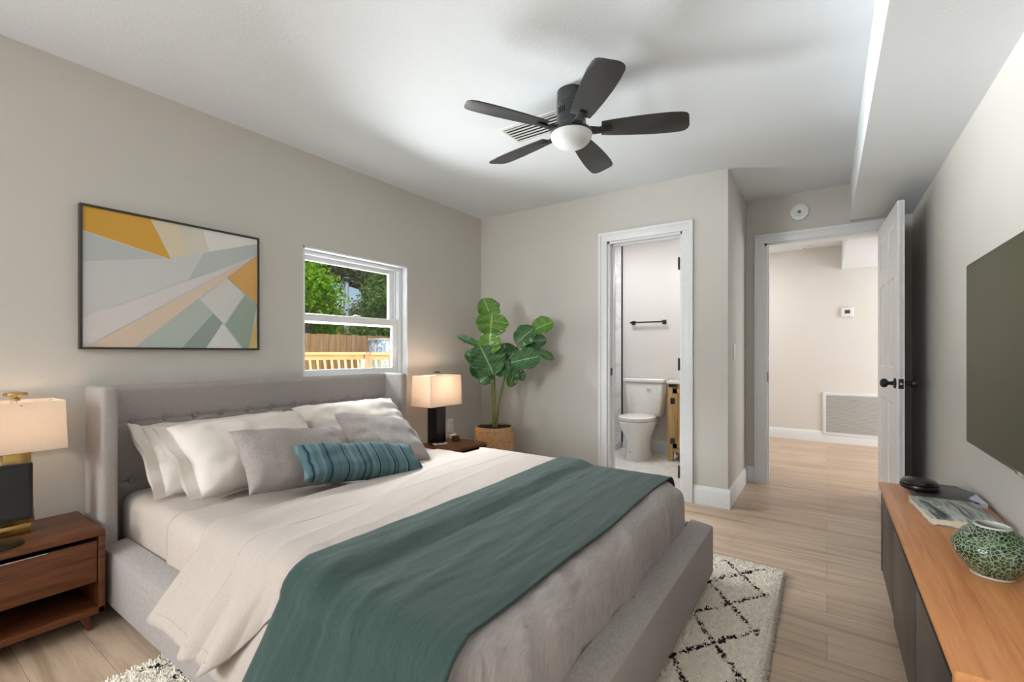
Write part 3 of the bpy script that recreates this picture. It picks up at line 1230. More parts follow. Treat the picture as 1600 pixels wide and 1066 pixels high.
# ------------------------------------------------------------------ cushions
def cushion_mesh(w, h, t, ear=.05, puff=.62, seed=0, wr=.006, flange=0.0, nu=44, nv=32):
    b = B()
    bm = b.bm
    us = [-1 + 2 * i / nu for i in range(nu + 1)]
    vs = [-1 + 2 * j / nv for j in range(nv + 1)]
    # denser near the rim
    us = [sin(u * pi / 2) * .35 + u * .65 for u in us]
    vs = [sin(v * pi / 2) * .35 + v * .65 for v in vs]

    def pt(u, v, s):
        x = w / 2 * u * (1 - ear * (1 - v * v) * u * u)
        y = h / 2 * v * (1 - ear * 1.3 * (1 - u * u) * v * v)
        prof = max(0, (1 - u ** 4)) ** .5 * max(0, (1 - v ** 4)) ** .5
        z = s * t / 2 * prof ** (puff * 1.6)
        rim = min(1, prof * 2.0)
        n = nz(x * 9 + seed, y * 9, seed * 3.1 + s) * wr + nz(x * 22 + seed, y * 20, seed * 1.7 + s) * wr * .5
        # creases running in from the corners and sides
        n += wr * 1.1 * sin(y * 70 + 3 * nz(x * 5, y * 5, seed)) * max(0, abs(u) - .5) * 1.3 * (1 - v * v)
        n += wr * .8 * sin((x * .8 + y * (1 if x > 0 else -1)) * 46 + seed) * max(0, u * u + v * v - .5) * .8
        z += s * n * rim
        return (x, y, z)
    top = {}
    for s in (1, -1):
        vv = {}
        for i, u in enumerate(us):
            for j, v in enumerate(vs):
                on = i in (0, nu) or j in (0, nv)
                if s == -1 and on:
                    vv[i, j] = top[i, j]
                else:
                    vv[i, j] = bm.verts.new(pt(u, v, s))
        if s == 1:
            top = vv
        for i in range(nu):
            for j in range(nv):
                q = (vv[i, j], vv[i + 1, j], vv[i + 1, j + 1], vv[i, j + 1])
                bm.faces.new(q if s == 1 else tuple(reversed(q)))
    if flange > 0:
        # flat open hem of a pillowcase on the -x side
        for s in (1, -1):
            P = []
            for a in range(7):
                k = a / 6
                row = []
                for j in range(nv + 1):
                    v = vs[j]
                    x0, y0, z0 = pt(-1, v, s)
                    row.append((x0 - flange * k + .004, y0 * (1 + .05 * k), s * (.003 + .013 * (1 - v * v) * k) + .010 * k * sin(v * 7 + seed) + .004))
                P.append(row)
            b.grid(P)
    return b


def place(o, bottom, top, width_dir):
    bt, tp = Vector(bottom), Vector(top)
    ey = (tp - bt).normalized()
    ex = Vector(width_dir)
    ex = (ex - ey * ex.dot(ey)).normalized()
    ez = ex.cross(ey)
    m = Matrix((ex, ey, ez)).transposed().to_4x4()
    m.translation = (bt + tp) / 2
    o.matrix_world = m


def cushion(name, label, mat, w, h, t, bottom, top, wdir, cat='pillow', group=None, **kw):
    o = cushion_mesh(w, h, t, **kw).build(name, mat, angle=80)
    place(o, bottom, top, wdir)
    return tag(o, label, cat, group)


PZ = MZ1 + .005
cushion('bed_pillow', 'cream pillow at the left of the bed, at the back against the headboard', M['pillow'], .70, .42, .10,
        (-2.40, 1.150, PZ + .035), (-2.655, 1.150, PZ + .265), (0, 1, 0), seed=1, flange=.045, wr=.008)
cushion('bed_pillow', 'cream pillow at the left of the bed, in front, behind the grey cushion', M['pillow'], .66, .44, .17,
        (-2.17, 1.175, PZ + .05), (-2.475, 1.165, PZ + .275), (-.03, 1, 0.0), seed=2, flange=.05, wr=.010, ear=.07)
cushion('bed_pillow', 'cream pillow at the right of the bed, leaning below the window', M['pillow'], .72, .44, .17,
        (-2.30, 1.865, PZ + .05), (-2.59, 1.885, PZ + .285), (0.03, 1, 0.03), seed=3, wr=.010, ear=.09)
cushion('throw_cushion', 'grey linen cushion left of centre, behind the teal bolster\'s left end', M['greyp'], .51, .36, .12,
        (-1.92, 1.195, PZ + .050), (-2.165, 1.235, PZ + .25), (-.07, 1, .05), 'cushion', seed=4, ear=.08, wr=.007)
cushion('throw_cushion', 'grey linen cushion at the right, nearest the lit lamp with dark base', M['greyp'], .50, .38, .12,
        (-2.01, 1.77, PZ + .050), (-2.27, 1.84, PZ + .225), (-.12, 1, 0), 'cushion', seed=5, ear=.08, wr=.007)
cushion('lumbar_cushion', 'small teal striped lumbar cushion lying in front of the others', M['teal'], .62, .22, .11,
        (-1.735, 1.39, TOPF + .020), (-1.90, 1.435, TOPF + .125), (-.03, 1, .0), 'cushion', seed=6, wr=.006, ear=.07)

# ------------------------------------------------------------------ rug
RX0, RX1, RY0, RY1 = -2.0, -.185, .18, 2.685
nx_, ny_ = 240, 330
me = bpy.data.meshes.new('area_rug')
verts, faces, pat = [], [], []
rr = random.Random(4)
for i in range(nx_ + 1):
    for j in range(ny_ + 1):
        x = RX0 + (RX1 - RX0) * i / nx_
        y = RY0 + (RY1 - RY0) * j / ny_
        e = min(x - RX0, RX1 - x, y - RY0, RY1 - y)
        edge = max(0, 1 - e / .02)
        h = .022 * sqrt(max(0, 1 - edge * edge)) if e < .02 else .022
        px = (x + .352 + .010 * nz(x * 12, y * 12, 3)) / .117
        py = (y - 2.53 + .012 * nz(x * 12, y * 12, 9)) / .165
        u, v = (px + py) / 2, (px - py) / 2
        du = min(abs(u - round(u)), abs(v - round(v)))
        dark = 1.0 if (du < .050 + .035 * nz(x * 60, y * 60, 1) and rr.random() < .80 and e > .035) else 0.0
        h += (rr.random() - .5) * .006 * (1 - edge * .5) + .004 * nz(x * 40, y * 40, 5) - dark * .003
        wob = .006 if e < .012 else .0
        verts.append((x + wob * nz(y * 60, x * 3, 2) + (rr.random() - .5) * .004, y + wob * nz(x * 60, y * 3, 6) + (rr.random() - .5) * .004, max(.001, h)))
        pat.append(dark)
n_base = len(verts)
for i in range(nx_):
    for j in range(ny_):
        a = i * (ny_ + 1) + j
        faces.append((a, a + ny_ + 1, a + ny_ + 2, a + 1))
# skirt to the floor
nb = len(verts)
loop = [i * (ny_ + 1) for i in range(nx_ + 1)] + [nx_ * (ny_ + 1) + j for j in range(1, ny_ + 1)] + \
       [i * (ny_ + 1) + ny_ for i in range(nx_ - 1, -1, -1)] + [j for j in range(ny_ - 1, 0, -1)]
for k in loop:
    x, y, z = verts[k]
    verts.append((x, y, 0.0))
    pat.append(0)
for a in range(len(loop)):
    c = (a + 1) % len(loop)
    faces.append((loop[a], nb + a, nb + c, loop[c]))
# pile: little leaning tufts wherever the rug is not under the bed
ty_ = RY0 + .002
for _ in range(26000):
    if rr.random() < .62:
        x, y = rr.uniform(-.80, RX1), rr.uniform(.9, RY1)
    else:
        x, y = rr.uniform(RX0, -.9), rr.uniform(RY0, .9)
    if rr.random() < .12:
        x = RX1 - rr.random() ** 2 * .01
        y = rr.uniform(1.4, RY1)
    elif rr.random() < .08:
        y = RY1 - rr.random() ** 2 * .01
        x = rr.uniform(-.8, RX1)
    i = min(nx_, max(0, round((x - RX0) / (RX1 - RX0) * nx_)))
    j = min(ny_, max(0, round((y - RY0) / (RY1 - RY0) * ny_)))
    k = i * (ny_ + 1) + j
    zb_ = verts[k][2] - .006
    e = min(x - RX0, RX1 - x, y - RY0, RY1 - y)
    out = .010 * max(0, 1 - e / .03)
    ox = out if RX1 - x < .03 else (-out if x - RX0 < .03 else 0)
    oy = out if RY1 - y < .03 else (-out if y - RY0 < .03 else 0)
    tx_, ty_2 = rr.gauss(0, .005) + ox, rr.gauss(0, .005) + oy
    hh = rr.uniform(.007, .014)
    a0 = rr.random() * 6.28
    r_ = .0045
    nb_ = len(verts)
    for q in range(3):
        verts.append((x + r_ * cos(a0 + q * 2.09), y + r_ * sin(a0 + q * 2.09), max(.001, zb_)))
    for q in range(3):
        verts.append((x + tx_ + r_ * .7 * cos(a0 + q * 2.09), y + ty_2 + r_ * .7 * sin(a0 + q * 2.09), max(.004, zb_ + hh)))
    pat += [pat[k]] * 6
    faces += [(nb_, nb_ + 1, nb_ + 4, nb_ + 3), (nb_ + 1, nb_ + 2, nb_ + 5, nb_ + 4), (nb_ + 2, nb_, nb_ + 3, nb_ + 5), (nb_ + 3, nb_ + 4, nb_ + 5)]
me.from_pydata(verts, [], faces)
at = me.attributes.new('pattern', 'FLOAT', 'POINT')
at.data.foreach_set('value', pat)
me.materials.append(M['rug'])
me.polygons.foreach_set('use_smooth', [True] * len(me.polygons))
rug = bpy.data.objects.new('area_rug', me)
COL.objects.link(rug)
tag(rug, 'cream shag rug with dark diamond lines under the bed', 'rug')


# ------------------------------------------------------------------ nightstands
def nightstand(x0, x1, y0, y1, zt, zb, label, dark_drawer):
    o = thing('nightstand', label, 'nightstand', ((x0 + x1) / 2, (y0 + y1) / 2, 0), 0, 'nightstands beside the bed')
    p = .022
    b = B()
    b.box(x0, x1, y0, y1, zt - p, zt, .003).box(x0, x1, y0, y0 + p, zb, zt - p, .002).box(x0, x1, y1 - p, y1, zb, zt - p, .002)
    b.box(x0, x1, y0, y1, zb, zb + .028, .003)
    b.build('body', M['walnut'], o)
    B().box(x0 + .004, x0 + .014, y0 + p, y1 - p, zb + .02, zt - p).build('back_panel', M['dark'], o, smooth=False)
    dz1, dz0 = zt - .040, zt - .205
    b = B()
    b.box(x1 - .022, x1 - .004, y0 + p + .003, y1 - p - .003, dz0, dz1, .002)
    b.box(x0 + .05, x1 - .022, y0 + p + .012, y0 + p + .022, dz0 + .02, dz1 - .02).box(x0 + .05, x1 - .022, y1 - p - .022, y1 - p - .012, dz0 + .02, dz1 - .02)
    b.box(x0 + .05, x1 - .022, y0 + p + .012, y1 - p - .012, dz0 + .01, dz0 + .02)
    d = b.build('drawer', M['greydrawer'] if dark_drawer else M['walnut'], o)
    b = B()
    if dark_drawer:
        b.box(x1 - .006, x1 + .006, y0 + .18, y1 - .10, dz1 - .010, dz1 - .002, .002)
    else:
        b.box(x1 - .006, x1 + .001, y0 + .05, y1 - .17, dz1 - .001, dz1 + .003, .001)
    b.build('pull', M['chrome'], d)
    for (x, y, sx, sy) in ((x0 + .05, y0 + .05, -1, -1), (x1 - .05, y0 + .06, 1, -1), (x0 + .05, y1 - .05, -1, 1), (x1 - .05, y1 - .06, 1, 1)):
        b = B()
        q, r = .019, .009
        ox, oy = sx * .022, sy * .018
        b.hexa([(x - r + ox, y - r + oy, 0), (x + r + ox, y - r + oy, 0), (x + r + ox, y + r + oy, 0), (x - r + ox, y + r + oy, 0),
                (x - q, y - q, zb + .002), (x + q, y - q, zb + .002), (x + q, y + q, zb + .002), (x - q, y + q, zb + .002)], .003)
        b.build('leg', M['walnut'], o)
    return o


nightstand(-2.815, -2.43, -.02, .618, .40, .065, 'walnut nightstand with open shelf, left of the bed', False)
nightstand(-2.66, -2.272, 2.44, 2.965, .395, .065, 'walnut nightstand with dark grey drawer, right of the bed', True)


# ------------------------------------------------------------------ lamps
def lamp_light(parent, loc, power):
    d = bpy.data.lights.new('bulb_light', 'POINT')
    d.energy = power
    d.color = (1.0, 0.76, 0.58)
    d.shadow_soft_size = .03
    o = bpy.data.objects.new('bulb_light', d)
    COL.objects.link(o)
    o.parent = parent
    o.location = Vector(loc) - world_loc(parent)


def shade_box(b, x0, x1, y0, y1, z0, z1, t=.003, taper=.006):
    def ring(d, z, k):
        return [(x0 + d + k, y0 + d + k, z), (x1 - d - k, y0 + d + k, z), (x1 - d - k, y1 - d - k, z), (x0 + d + k, y1 - d - k, z)]
    b.rings([ring(0, z0, 0), ring(0, z1, taper), ring(t, z1, taper), ring(t, z0, 0)], closed=True)


lr = thing('table_lamp', 'lit lamp with cream box shade and dark block base, right of the bed', 'lamp', (-2.605, 2.74, .395), 0, 'bedside lamps')
b = B()
b.box(-2.66, -2.555, 2.685, 2.79, .395, .71, .004)
b.build('base', M['lampdark'], lr)
b = B()
b.tube([(-2.605, 2.74, .70), (-2.605, 2.74, .955)], .005, 8)
b.box(-2.70, -2.515, 2.737, 2.743, .925, .929).box(-2.608, -2.602, 2.565, 2.92, .925, .929)
b.build('harp', M['brass'], lr)
b = B()
shade_box(b, -2.71, -2.50, 2.557, 2.925, .695, .935)
b.build('shade', M['shade'], lr, smooth=False)
B().lathe([(.008, 0), (.022, .004), (.026, .010), (.018, .016), (.004, .018)], (-2.605, 2.74, .95), 16).build('finial', M['lampdark'], lr)
B().lathe([(.006, -.05), (.014, -.04), (.027, 0), (.022, .025), (.006, .035)], (-2.605, 2.74, .80), 16).build('bulb', M['globe'], lr)
lamp_light(lr, (-2.605, 2.74, .87), 3.2)

ll = thing('table_lamp', 'lit lamp with cream box shade and brass base, left of the bed', 'lamp', (-2.68, .403, .40), 0, 'bedside lamps')
b = B()
b.box(-2.73, -2.635, .345, .44, .40, .44, .004)
b.hexa([(-2.725, .355, .44), (-2.635, .355, .44), (-2.635, .45, .44), (-2.725, .45, .44), (-2.715, .365, .745), (-2.645, .365, .745), (-2.645, .44, .745), (-2.715, .44, .745)], .003)
b.build('base', M['brass'], ll)
b = B()
b.tube([(-2.68, .403, .74), (-2.68, .403, .945)], .005, 8)
b.box(-2.77, -2.58, .40, .406, .912, .916).box(-2.683, -2.677, .275, .53, .912, .916)
b.build('harp', M['chrome'], ll)
b = B()
shade_box(b, -2.785, -2.575, .27, .536, .730, .924)
b.build('shade', M['shade'], ll, smooth=False)
B().lathe([(.006, 0), (.014, .002), (.014, .012), (.008, .014), (.008, .018), (.034, .021), (.037, .027), (.033, .034), (.012, .038)], (-2.68, .403, .925), 20).build('finial', [M['brass']], ll)
B().lathe([(.006, -.05), (.014, -.04), (.027, 0), (.022, .025), (.006, .035)], (-2.68, .403, .81), 16).build('bulb', M['globe'], ll)
lamp_light(ll, (-2.68, .403, .83), 2.8)

# small television on the left nightstand
tv = thing('portable_television', 'small black flat television on the left nightstand', 'television', (-2.53, .26, .40), radians(-3))
b = B()
b.box(-.012, .012, -.185, .165, .085, .30, .006)
b.build('housing', M['blackp'], tv, local=True)
B().box(.0122, .0135, -.172, .152, .103, .289, .0).build('screen', M['tvglass'], tv, local=True, smooth=False)
b = B()
b.hexa([(-.012, -.035, .01), (.012, -.035, .01), (.012, .035, .01), (-.012, .035, .01), (-.02, -.03, .10), (.004, -.03, .10), (.004, .03, .10), (-.02, .03, .10)], .004)
b.build('neck', M['blackp'], tv, local=True)
b = B()
ring = []
for k, (s, z) in enumerate(((1, 0), (1, .006), (.96, .012), (.5, .017))):
    ring.append([(.078 * s * cos(2 * pi * j / 36), .145 * s * sin(2 * pi * j / 36), z) for j in range(36)])
b.rings(ring)
b.build('foot', M['blackp'], tv, local=True)
B().box(.0122, .0145, -.16, -.10, .092, .095).build('badge_strip', M['chrome'], tv, local=True)

# handset and small box on the right nightstand
b = B()
ph = thing('cordless_phone', 'small grey handset lying at the foot of the dark lamp base', 'phone', (-2.50, 2.665, .395), radians(62))
b = B()
b.box(-.055, .055, -.024, .024, 0, .016, .007, 3)
b.build('cradle', plain('pale_grey_plastic', (196, 196, 196), 0.35), ph, local=True)
B().box(-.04, .03, -.015, .015, .0155, .022, .003).build('keypad', M['blackp'], ph, local=True)
kb = thing('trinket_box', 'tiny brown wooden box beside the lamp on the right nightstand', 'box', (-2.525, 2.875, .395))
B().box(-2.545, -2.505, 2.85, 2.90, .395, .425, .003).build('body', M['walnut'], kb)
B().box(-2.547, -2.503, 2.848, 2.902, .425, .433, .002).build('lid', M['walnut'], kb)
cd = thing('charger_plug', 'white plug charger lying behind the trinket box', 'charger', (-2.60, 2.93, .395))
B().box(-2.625, -2.585, 2.90, 2.955, .395, .432, .008, 3).build('body', M['white'], cd)
B().tube([(-2.605, 2.955, .415), (-2.64, 3.0, .425), (-2.70, 3.06, .40), (-2.78, 3.12, .42), (-2.815, 3.143, .45)], .0035, 8).build('cord', M['white'], cd)


def wall_plate(name, label, cat, centre, axis, w, h, kind):
    o = thing(name, label, cat, centre)
    cx, cy, cz = centre
    B().box(cx, cx + .006, cy - w / 2, cy + w / 2, cz - h / 2, cz + h / 2, .002).build('plate', M['white'], o)
    if kind == 'outlet':
        for s in (-1, 1):
            b = B()
            b.box(cx + .006, cx + .0085, cy - .017, cy + .017, cz + s * .02 - .014, cz + s * .02 + .014, .002)
            r = b.build('socket', M['white'], o)
            B().box(cx + .0084, cx + .009, cy - .008, cy - .0055, cz + s * .02 - .005, cz + s * .02 + .005).box(cx + .0084, cx + .009, cy + .0055, cy + .008, cz + s * .02 - .005, cz + s * .02 + .005).build('slots', M['dark'], r, smooth=False)
    else:
        B().hexa([(cx + .006, cy - .016, cz - .033), (cx + .010, cy - .016, cz - .033), (cx + .010, cy + .016, cz - .033), (cx + .006, cy + .016, cz - .033),
                  (cx + .006, cy - .016, cz + .033), (cx + .007, cy - .016, cz + .033), (cx + .007, cy + .016, cz + .033), (cx + .006, cy + .016, cz + .033)], .001).build('rocker', M['white'], o)
    return o


wall_plate('wall_outlet', 'white double outlet on the wall beside the right lamp', 'outlet', (LX, 3.145, .455), 'X', .075, .118, 'outlet')
wall_plate('light_switch', 'white rocker light switch on the alcove wall by the hall door', 'switch', (CX, 3.863, 1.125), 'X', .072, .118, 'switch')

# ------------------------------------------------------------------ framed art
fr = thing('framed_art', 'framed abstract print of yellow and sage wedges above the bed', 'picture', (LX, 1.02, 1.467))
b = B()
ya, yb, za, zb = .621, 1.423, 1.135, 1.802
X0, X1 = LX + .002, LX + .034
f = .010
b.frame('X', ya, yb, za, zb, X0, X1, f, .0012)
b.build('frame', plain('thin_black_frame', (46, 42, 38), 0.4), fr)
art = [((214, 213, 210), [(.63, 1.793), (1.414, 1.793), (1.414, 1.144), (.63, 1.144)]),
       ((214, 166, 74), [(.63, 1.792), (.888, 1.792), (.976, 1.603), (.63, 1.68)]),
       ((192, 196, 196), [(.63, 1.676), (.955, 1.604), (.63, 1.535)]),
       ((222, 210, 184), [(.889, 1.792), (1.007, 1.792), (1.059, 1.64), (.977, 1.607)]),
       ((216, 210, 196), [(1.009, 1.792), (1.12, 1.792), (1.155, 1.676), (1.059, 1.64)]),
       ((226, 226, 222), [(1.122, 1.792), (1.413, 1.792), (1.413, 1.768), (1.155, 1.676)]),
       ((208, 208, 207), [(.63, 1.532), (.976, 1.605), (1.413, 1.766), (1.413, 1.696), (.63, 1.279)]),
       ((190, 195, 194), [(1.128, 1.662), (1.413, 1.767), (1.413, 1.696), (1.053, 1.503)]),
       ((220, 214, 213), [(.63, 1.276), (1.413, 1.694), (1.288, 1.612), (.655, 1.155), (.63, 1.149)]),
       ((222, 202, 182), [(.663, 1.158), (1.408, 1.694), (1.246, 1.544), (1.105, 1.414), (.823, 1.145), (.647, 1.145)]),
       ((184, 194, 188), [(.823, 1.145), (1.105, 1.414), (1.174, 1.335), (1.025, 1.145)]),
       ((152, 166, 158), [(1.025, 1.145), (1.174, 1.335), (1.222, 1.285), (1.139, 1.145)]),
       ((214, 213, 209), [(1.246, 1.541), (1.34, 1.46), (1.234, 1.277), (1.105, 1.412)]),
       ((222, 221, 218), [(1.222, 1.284), (1.327, 1.145), (1.139, 1.145)]),
       ((158, 174, 160), [(1.344, 1.457), (1.413, 1.409), (1.362, 1.145), (1.331, 1.145), (1.238, 1.278)]),
       ((218, 170, 106), [(1.413, 1.696), (1.413, 1.411), (1.246, 1.544)]),
       ((216, 188, 120), [(1.407, 1.332), (1.413, 1.145), (1.362, 1.145)])]
b = B()
mats = []
for i, (c, poly) in enumerate(art):
    b.mi = i
    mats.append(art_mat('print_ink', c))
    b.face([(X1 - .010 + .0002 * i, y, z) for y, z in poly])
b.build('print', mats, fr, smooth=False)
B().box(X0, X0 + .012, ya + .005, yb - .005, za + .005, zb - .005).build('backing', M['dark'], fr, smooth=False)

# ------------------------------------------------------------------ ceiling fan
FX, FYc = -1.07, 2.10
fan = thing('ceiling_fan', 'charcoal five-blade flush ceiling fan with white globe light', 'ceiling fan', (FX, FYc, H))
b = B()
b.lathe([(.072, 0), (.073, -.055), (.071, -.062), (.0725, -.066)], (FX, FYc, H), 40)
b.build('canopy', M['fanbody'], fan)
b = B()
b.lathe([(.070, -.064), (.0735, -.07), (.0735, -.16), (.078, -.178), (.096, -.195), (.104, -.203), (.106, -.212), (.10, -.216)], (FX, FYc, H), 44)
b.build('motor_housing', M['fanbody'], fan)
for k in range(4):
    a = radians(-118 + k * 9)
    b = B()
    cx, cy = FX + .0738 * cos(a), FYc + .0738 * sin(a)
    tx, ty = -sin(a) * .0028, cos(a) * .0028
    nx, ny = cos(a) * .001, sin(a) * .001
    b.hexa([(cx - tx - nx, cy - ty - ny, H - .125), (cx + tx - nx, cy + ty - ny, H - .125), (cx + tx + nx, cy + ty + ny, H - .125), (cx - tx + nx, cy - ty + ny, H - .125),
            (cx - tx - nx, cy - ty - ny, H - .095), (cx + tx - nx, cy + ty - ny, H - .095), (cx + tx + nx, cy + ty + ny, H - .095), (cx - tx + nx, cy - ty + ny, H - .095)])
    b.build('vent_slot', M['dark'], fan, smooth=False)
b = B()
prof = [(.100, -.213)]
for i in range(11):
    a = pi / 2 * i / 10
    prof.append((.104 * cos(a) + .0005, -.218 - .068 * sin(a)))
b.lathe(prof, (FX, FYc, H), 44)
b.build('globe', M['globe'], fan)
BZ = 2.243


def fan_blade(ang):
    a = radians(ang)
    ex, ey = Vector((cos(a), sin(a), 0)), Vector((-sin(a), cos(a), 0))
    pitch = radians(-12)
    sy = ey * cos(pitch) + Vector((0, 0, 1)) * sin(pitch)
    c = Vector((FX, FYc, BZ))
    rr_ = [(.150, .050), (.20, .056), (.30, .066), (.40, .072), (.48, .073), (.54, .070), (.562, .062), (.572, .048), (.576, .03)]
    up = [c + ex * r + sy * w for r, w in rr_]
    dn = [c + ex * (r - .012 if r > .5 else r) - sy * w * .97 for r, w in reversed(rr_)]
    b = B()
    b.prism(up + dn, ex.cross(sy) * .006, .0018)
    bl = b.build('blade', M['fan'], fan)
    # bracket
    b = B()
    p0, p1, p2 = .085, .135, .20
    z0 = Vector((0, 0, -.006))
    b.hexa([c + ex * p0 - ey * .03 + Vector((0, 0, -.012)), c + ex * p0 + ey * .03 + Vector((0, 0, -.012)), c + ex * p1 + sy * .02 + z0 * 2, c + ex * p1 - sy * .02 + z0 * 2,
            c + ex * p0 - ey * .03 + Vector((0, 0, .006)), c + ex * p0 + ey * .03 + Vector((0, 0, .006)), c + ex * p1 + sy * .02, c + ex * p1 - sy * .02], .002)
    b.hexa([c + ex * p1 - sy * .02 + z0 * 2, c + ex * p1 + sy * .02 + z0 * 2, c + ex * p2 + sy * .016 + z0 * 1.4, c + ex * p2 - sy * .016 + z0 * 1.4,
            c + ex * p1 - sy * .02, c + ex * p1 + sy * .02, c + ex * p2 + sy * .016 - z0 * .1, c + ex * p2 - sy * .016 - z0 * .1], .002)
    b.build('blade_bracket', M['black'], bl, origin=None) if False else b.build('blade_bracket', M['black'], fan)


for k in range(5):
    fan_blade(24.5 + 72 * k)

# ceiling register
vt = thing('ceiling_vent', 'white slatted air vent in the ceiling behind the fan', 'vent', (-1.41, 2.315, H))
vx0, vx1, vy0, vy1 = -1.61, -1.21, 2.20, 2.435
b = B()
w = .028
zt, zb = H, H - .009
b.frame('Z', vx0, vx1, vy0, vy1, zb, zt, w, .003)
b.build('frame', M['white'], vt)
B().box(vx0 + w, vx1 - w, vy0 + w, vy1 - w, H - .002, H).build('duct_opening', M['dark'], vt, smooth=False)
b = B()
for k in range(6):
    y = vy0 + w + .004 + k * (vy1 - vy0 - 2 * w) / 6
    b.hexa([(vx0 + w, y, H - .010), (vx1 - w, y, H - .010), (vx1 - w, y + .021, H - .006), (vx0 + w, y + .021, H - .006),
            (vx0 + w, y, H - .0088), (vx1 - w, y, H - .0088), (vx1 - w, y + .021, H - .0048), (vx0 + w, y + .021, H - .0048)])
b.build('slats', M['white'], vt, smooth=False)


# ------------------------------------------------------------------ detectors, thermostat, grille
def detector(name, label, c, axis, r, n=32):
    o = thing(name, label, 'detector', c)
    b = B()
    s = -1
    b.lathe([(r, 0), (r, s * .012), (r * .95, s * .02), (r * .55, s * .024), (r * .5, s * .022)], c, n, axis=axis)
    b.build('housing', M['white'], o)
    b = B()
    b.lathe([(r * .2, s * .0215), (r * .2, s * .026), (r * .12, s * .027)], c, 16, axis=axis)
    b.build('button', plain('detector_button', (120, 120, 120), 0.4), o)


detector('smoke_detector', 'round white smoke detector on the wall above the hall door', (-.187, EY, 2.274), 'Y', .068)
detector('smoke_detector', 'small white smoke detector on the hall ceiling, seen through the doorway', (-.23, 6.80, H), 'Z', .06)
for o in list(COL.objects):
    if o.name.startswith('smoke_detector'):
        o['group'] = 'smoke detectors'

ts = thing('thermostat', 'white wall thermostat with dark display on the hall wall', 'thermostat', (.207, HY, 1.615))
B().box(.144, .27, HY - .022, HY, 1.557, 1.673, .008, 3).build('housing', M['white'], ts)
B().box(.18, .235, HY - .0235, HY - .0215, 1.595, 1.64, .001).build('display', plain('lcd_display', (70, 76, 72), 0.3), ts)

gr = thing('return_air_grille', 'large white louvred return grille low on the hall wall', 'grille', (.31, HY, .355))
b = B()
gx0, gx1, gz0, gz1 = -.045, .66, .09, .625
w = .035
b.frame('Y', gx0, gx1, gz0, gz1, HY - .018, HY - .002, w, .004)
b.build('frame', M['trim'], gr)
B().box(gx0 + w, gx1 - w, HY - .004, HY - .001, gz0 + w, gz1 - w).build('duct_opening', M['dark'], gr, smooth=False)
b = B()
ns_ = 27
for k in range(ns_):
    z = gz0 + w + .004 + k * (gz1 - gz0 - 2 * w) / ns_
    b.hexa([(gx0 + w, HY - .017, z), (gx1 - w, HY - .017, z), (gx1 - w, HY - .006, z + .012), (gx0 + w, HY - .006, z + .012),
            (gx0 + w, HY - .017, z + .002), (gx1 - w, HY - .017, z + .002), (gx1 - w, HY - .006, z + .014), (gx0 + w, HY - .006, z + .014)])
b.build('louvres', plain('grille_louvre_paint', (205, 200, 194), 0.5), gr, smooth=False)

# ------------------------------------------------------------------ bathroom
TX, TY = -1.665, 4.80
to = thing('toilet', 'white two-piece toilet with closed lid seen in the bathroom', 'toilet', (TX, 4.9, .004))


def ell(cx, cy, rx, ry, z, n=40, egg=0.0):
    r = []
    for j in range(n):
        a = 2 * pi * j / n
        s, c_ = sin(a), cos(a)
        yy = ry * s
        k = 1 - egg * max(0, -s) ** 2
        r.append((cx + rx * c_ * k, cy + yy, z))
    return r


b = B()
b.rings([ell(TX, TY + .045, .125, .245, .004), ell(TX, TY + .045, .122, .24, .03), ell(TX, TY + .05, .112, .22, .10), ell(TX, TY + .05, .115, .215, .20),
         ell(TX, TY + .03, .145, .235, .27), ell(TX, TY + .005, .178, .252, .34), ell(TX, TY, .186, .262, .385), ell(TX, TY, .184, .26, .405), ell(TX, TY, .16, .235, .408)])
b.box(TX - .12, TX + .12, TY + .16, BY - .03, .30, .405, .03, 3)
b.build('bowl', M['porcelain'], to, angle=50)
b = B()
b.rings([ell(TX, TY, .186, .245, .411), ell(TX, TY, .19, .25, .416), ell(TX, TY, .19, .25, .424), ell(TX, TY, .186, .245, .428)])
b.build('seat', M['porcelain'], to, angle=50)
b = B()
b.rings([ell(TX, TY, .184, .243, .430), ell(TX, TY, .189, .248, .434), ell(TX, TY, .187, .246, .444), ell(TX, TY, .165, .22, .452), ell(TX, TY, .09, .13, .455)])
b.build('lid', M['porcelain'], to, angle=50)
b = B()
b.hexa([(TX - .185, BY - .195, .42), (TX + .185, BY - .195, .42), (TX + .185, BY - .012, .42), (TX - .185, BY - .012, .42),
        (TX - .215, BY - .205, .79), (TX + .215, BY - .205, .79), (TX + .215, BY - .012, .79), (TX - .215, BY - .012, .79)], .022)
b.build('tank', M['porcelain'], to, angle=50)
B().box(TX - .23, TX + .23, BY - .222, BY - .008, .79, .832, .012, 3).build('tank_lid', M['porcelain'], to)
B().lathe([(.020, 0), (.020, -.006), (.015, -.010), (.006, -.011)], (TX + .06, BY - .203, .715), 18, axis='Y').build('flush_button', M['chrome'], to)
B().lathe([(.012, 0), (.011, -.008), (.004, -.012)], (TX - .02, TY - .172, .09), 12, axis='Y').build('bolt_cap', M['chrome'], to)

# towel bar
tb = thing('towel_bar', 'short matt black towel bar on the wall above the toilet', 'towel bar', (-1.67, BY, 1.462))
B().box(-1.87, -1.47, BY - .065, BY - .05, 1.454, 1.470, .002).build('bar', M['black'], tb)
for x in (-1.845, -1.495):
    B().box(x - .022, x + .022, BY - .008, BY, 1.44, 1.484, .002).box(x - .010, x + .010, BY - .068, BY - .006, 1.45, 1.474, .002).build('bracket', M['black'], tb)

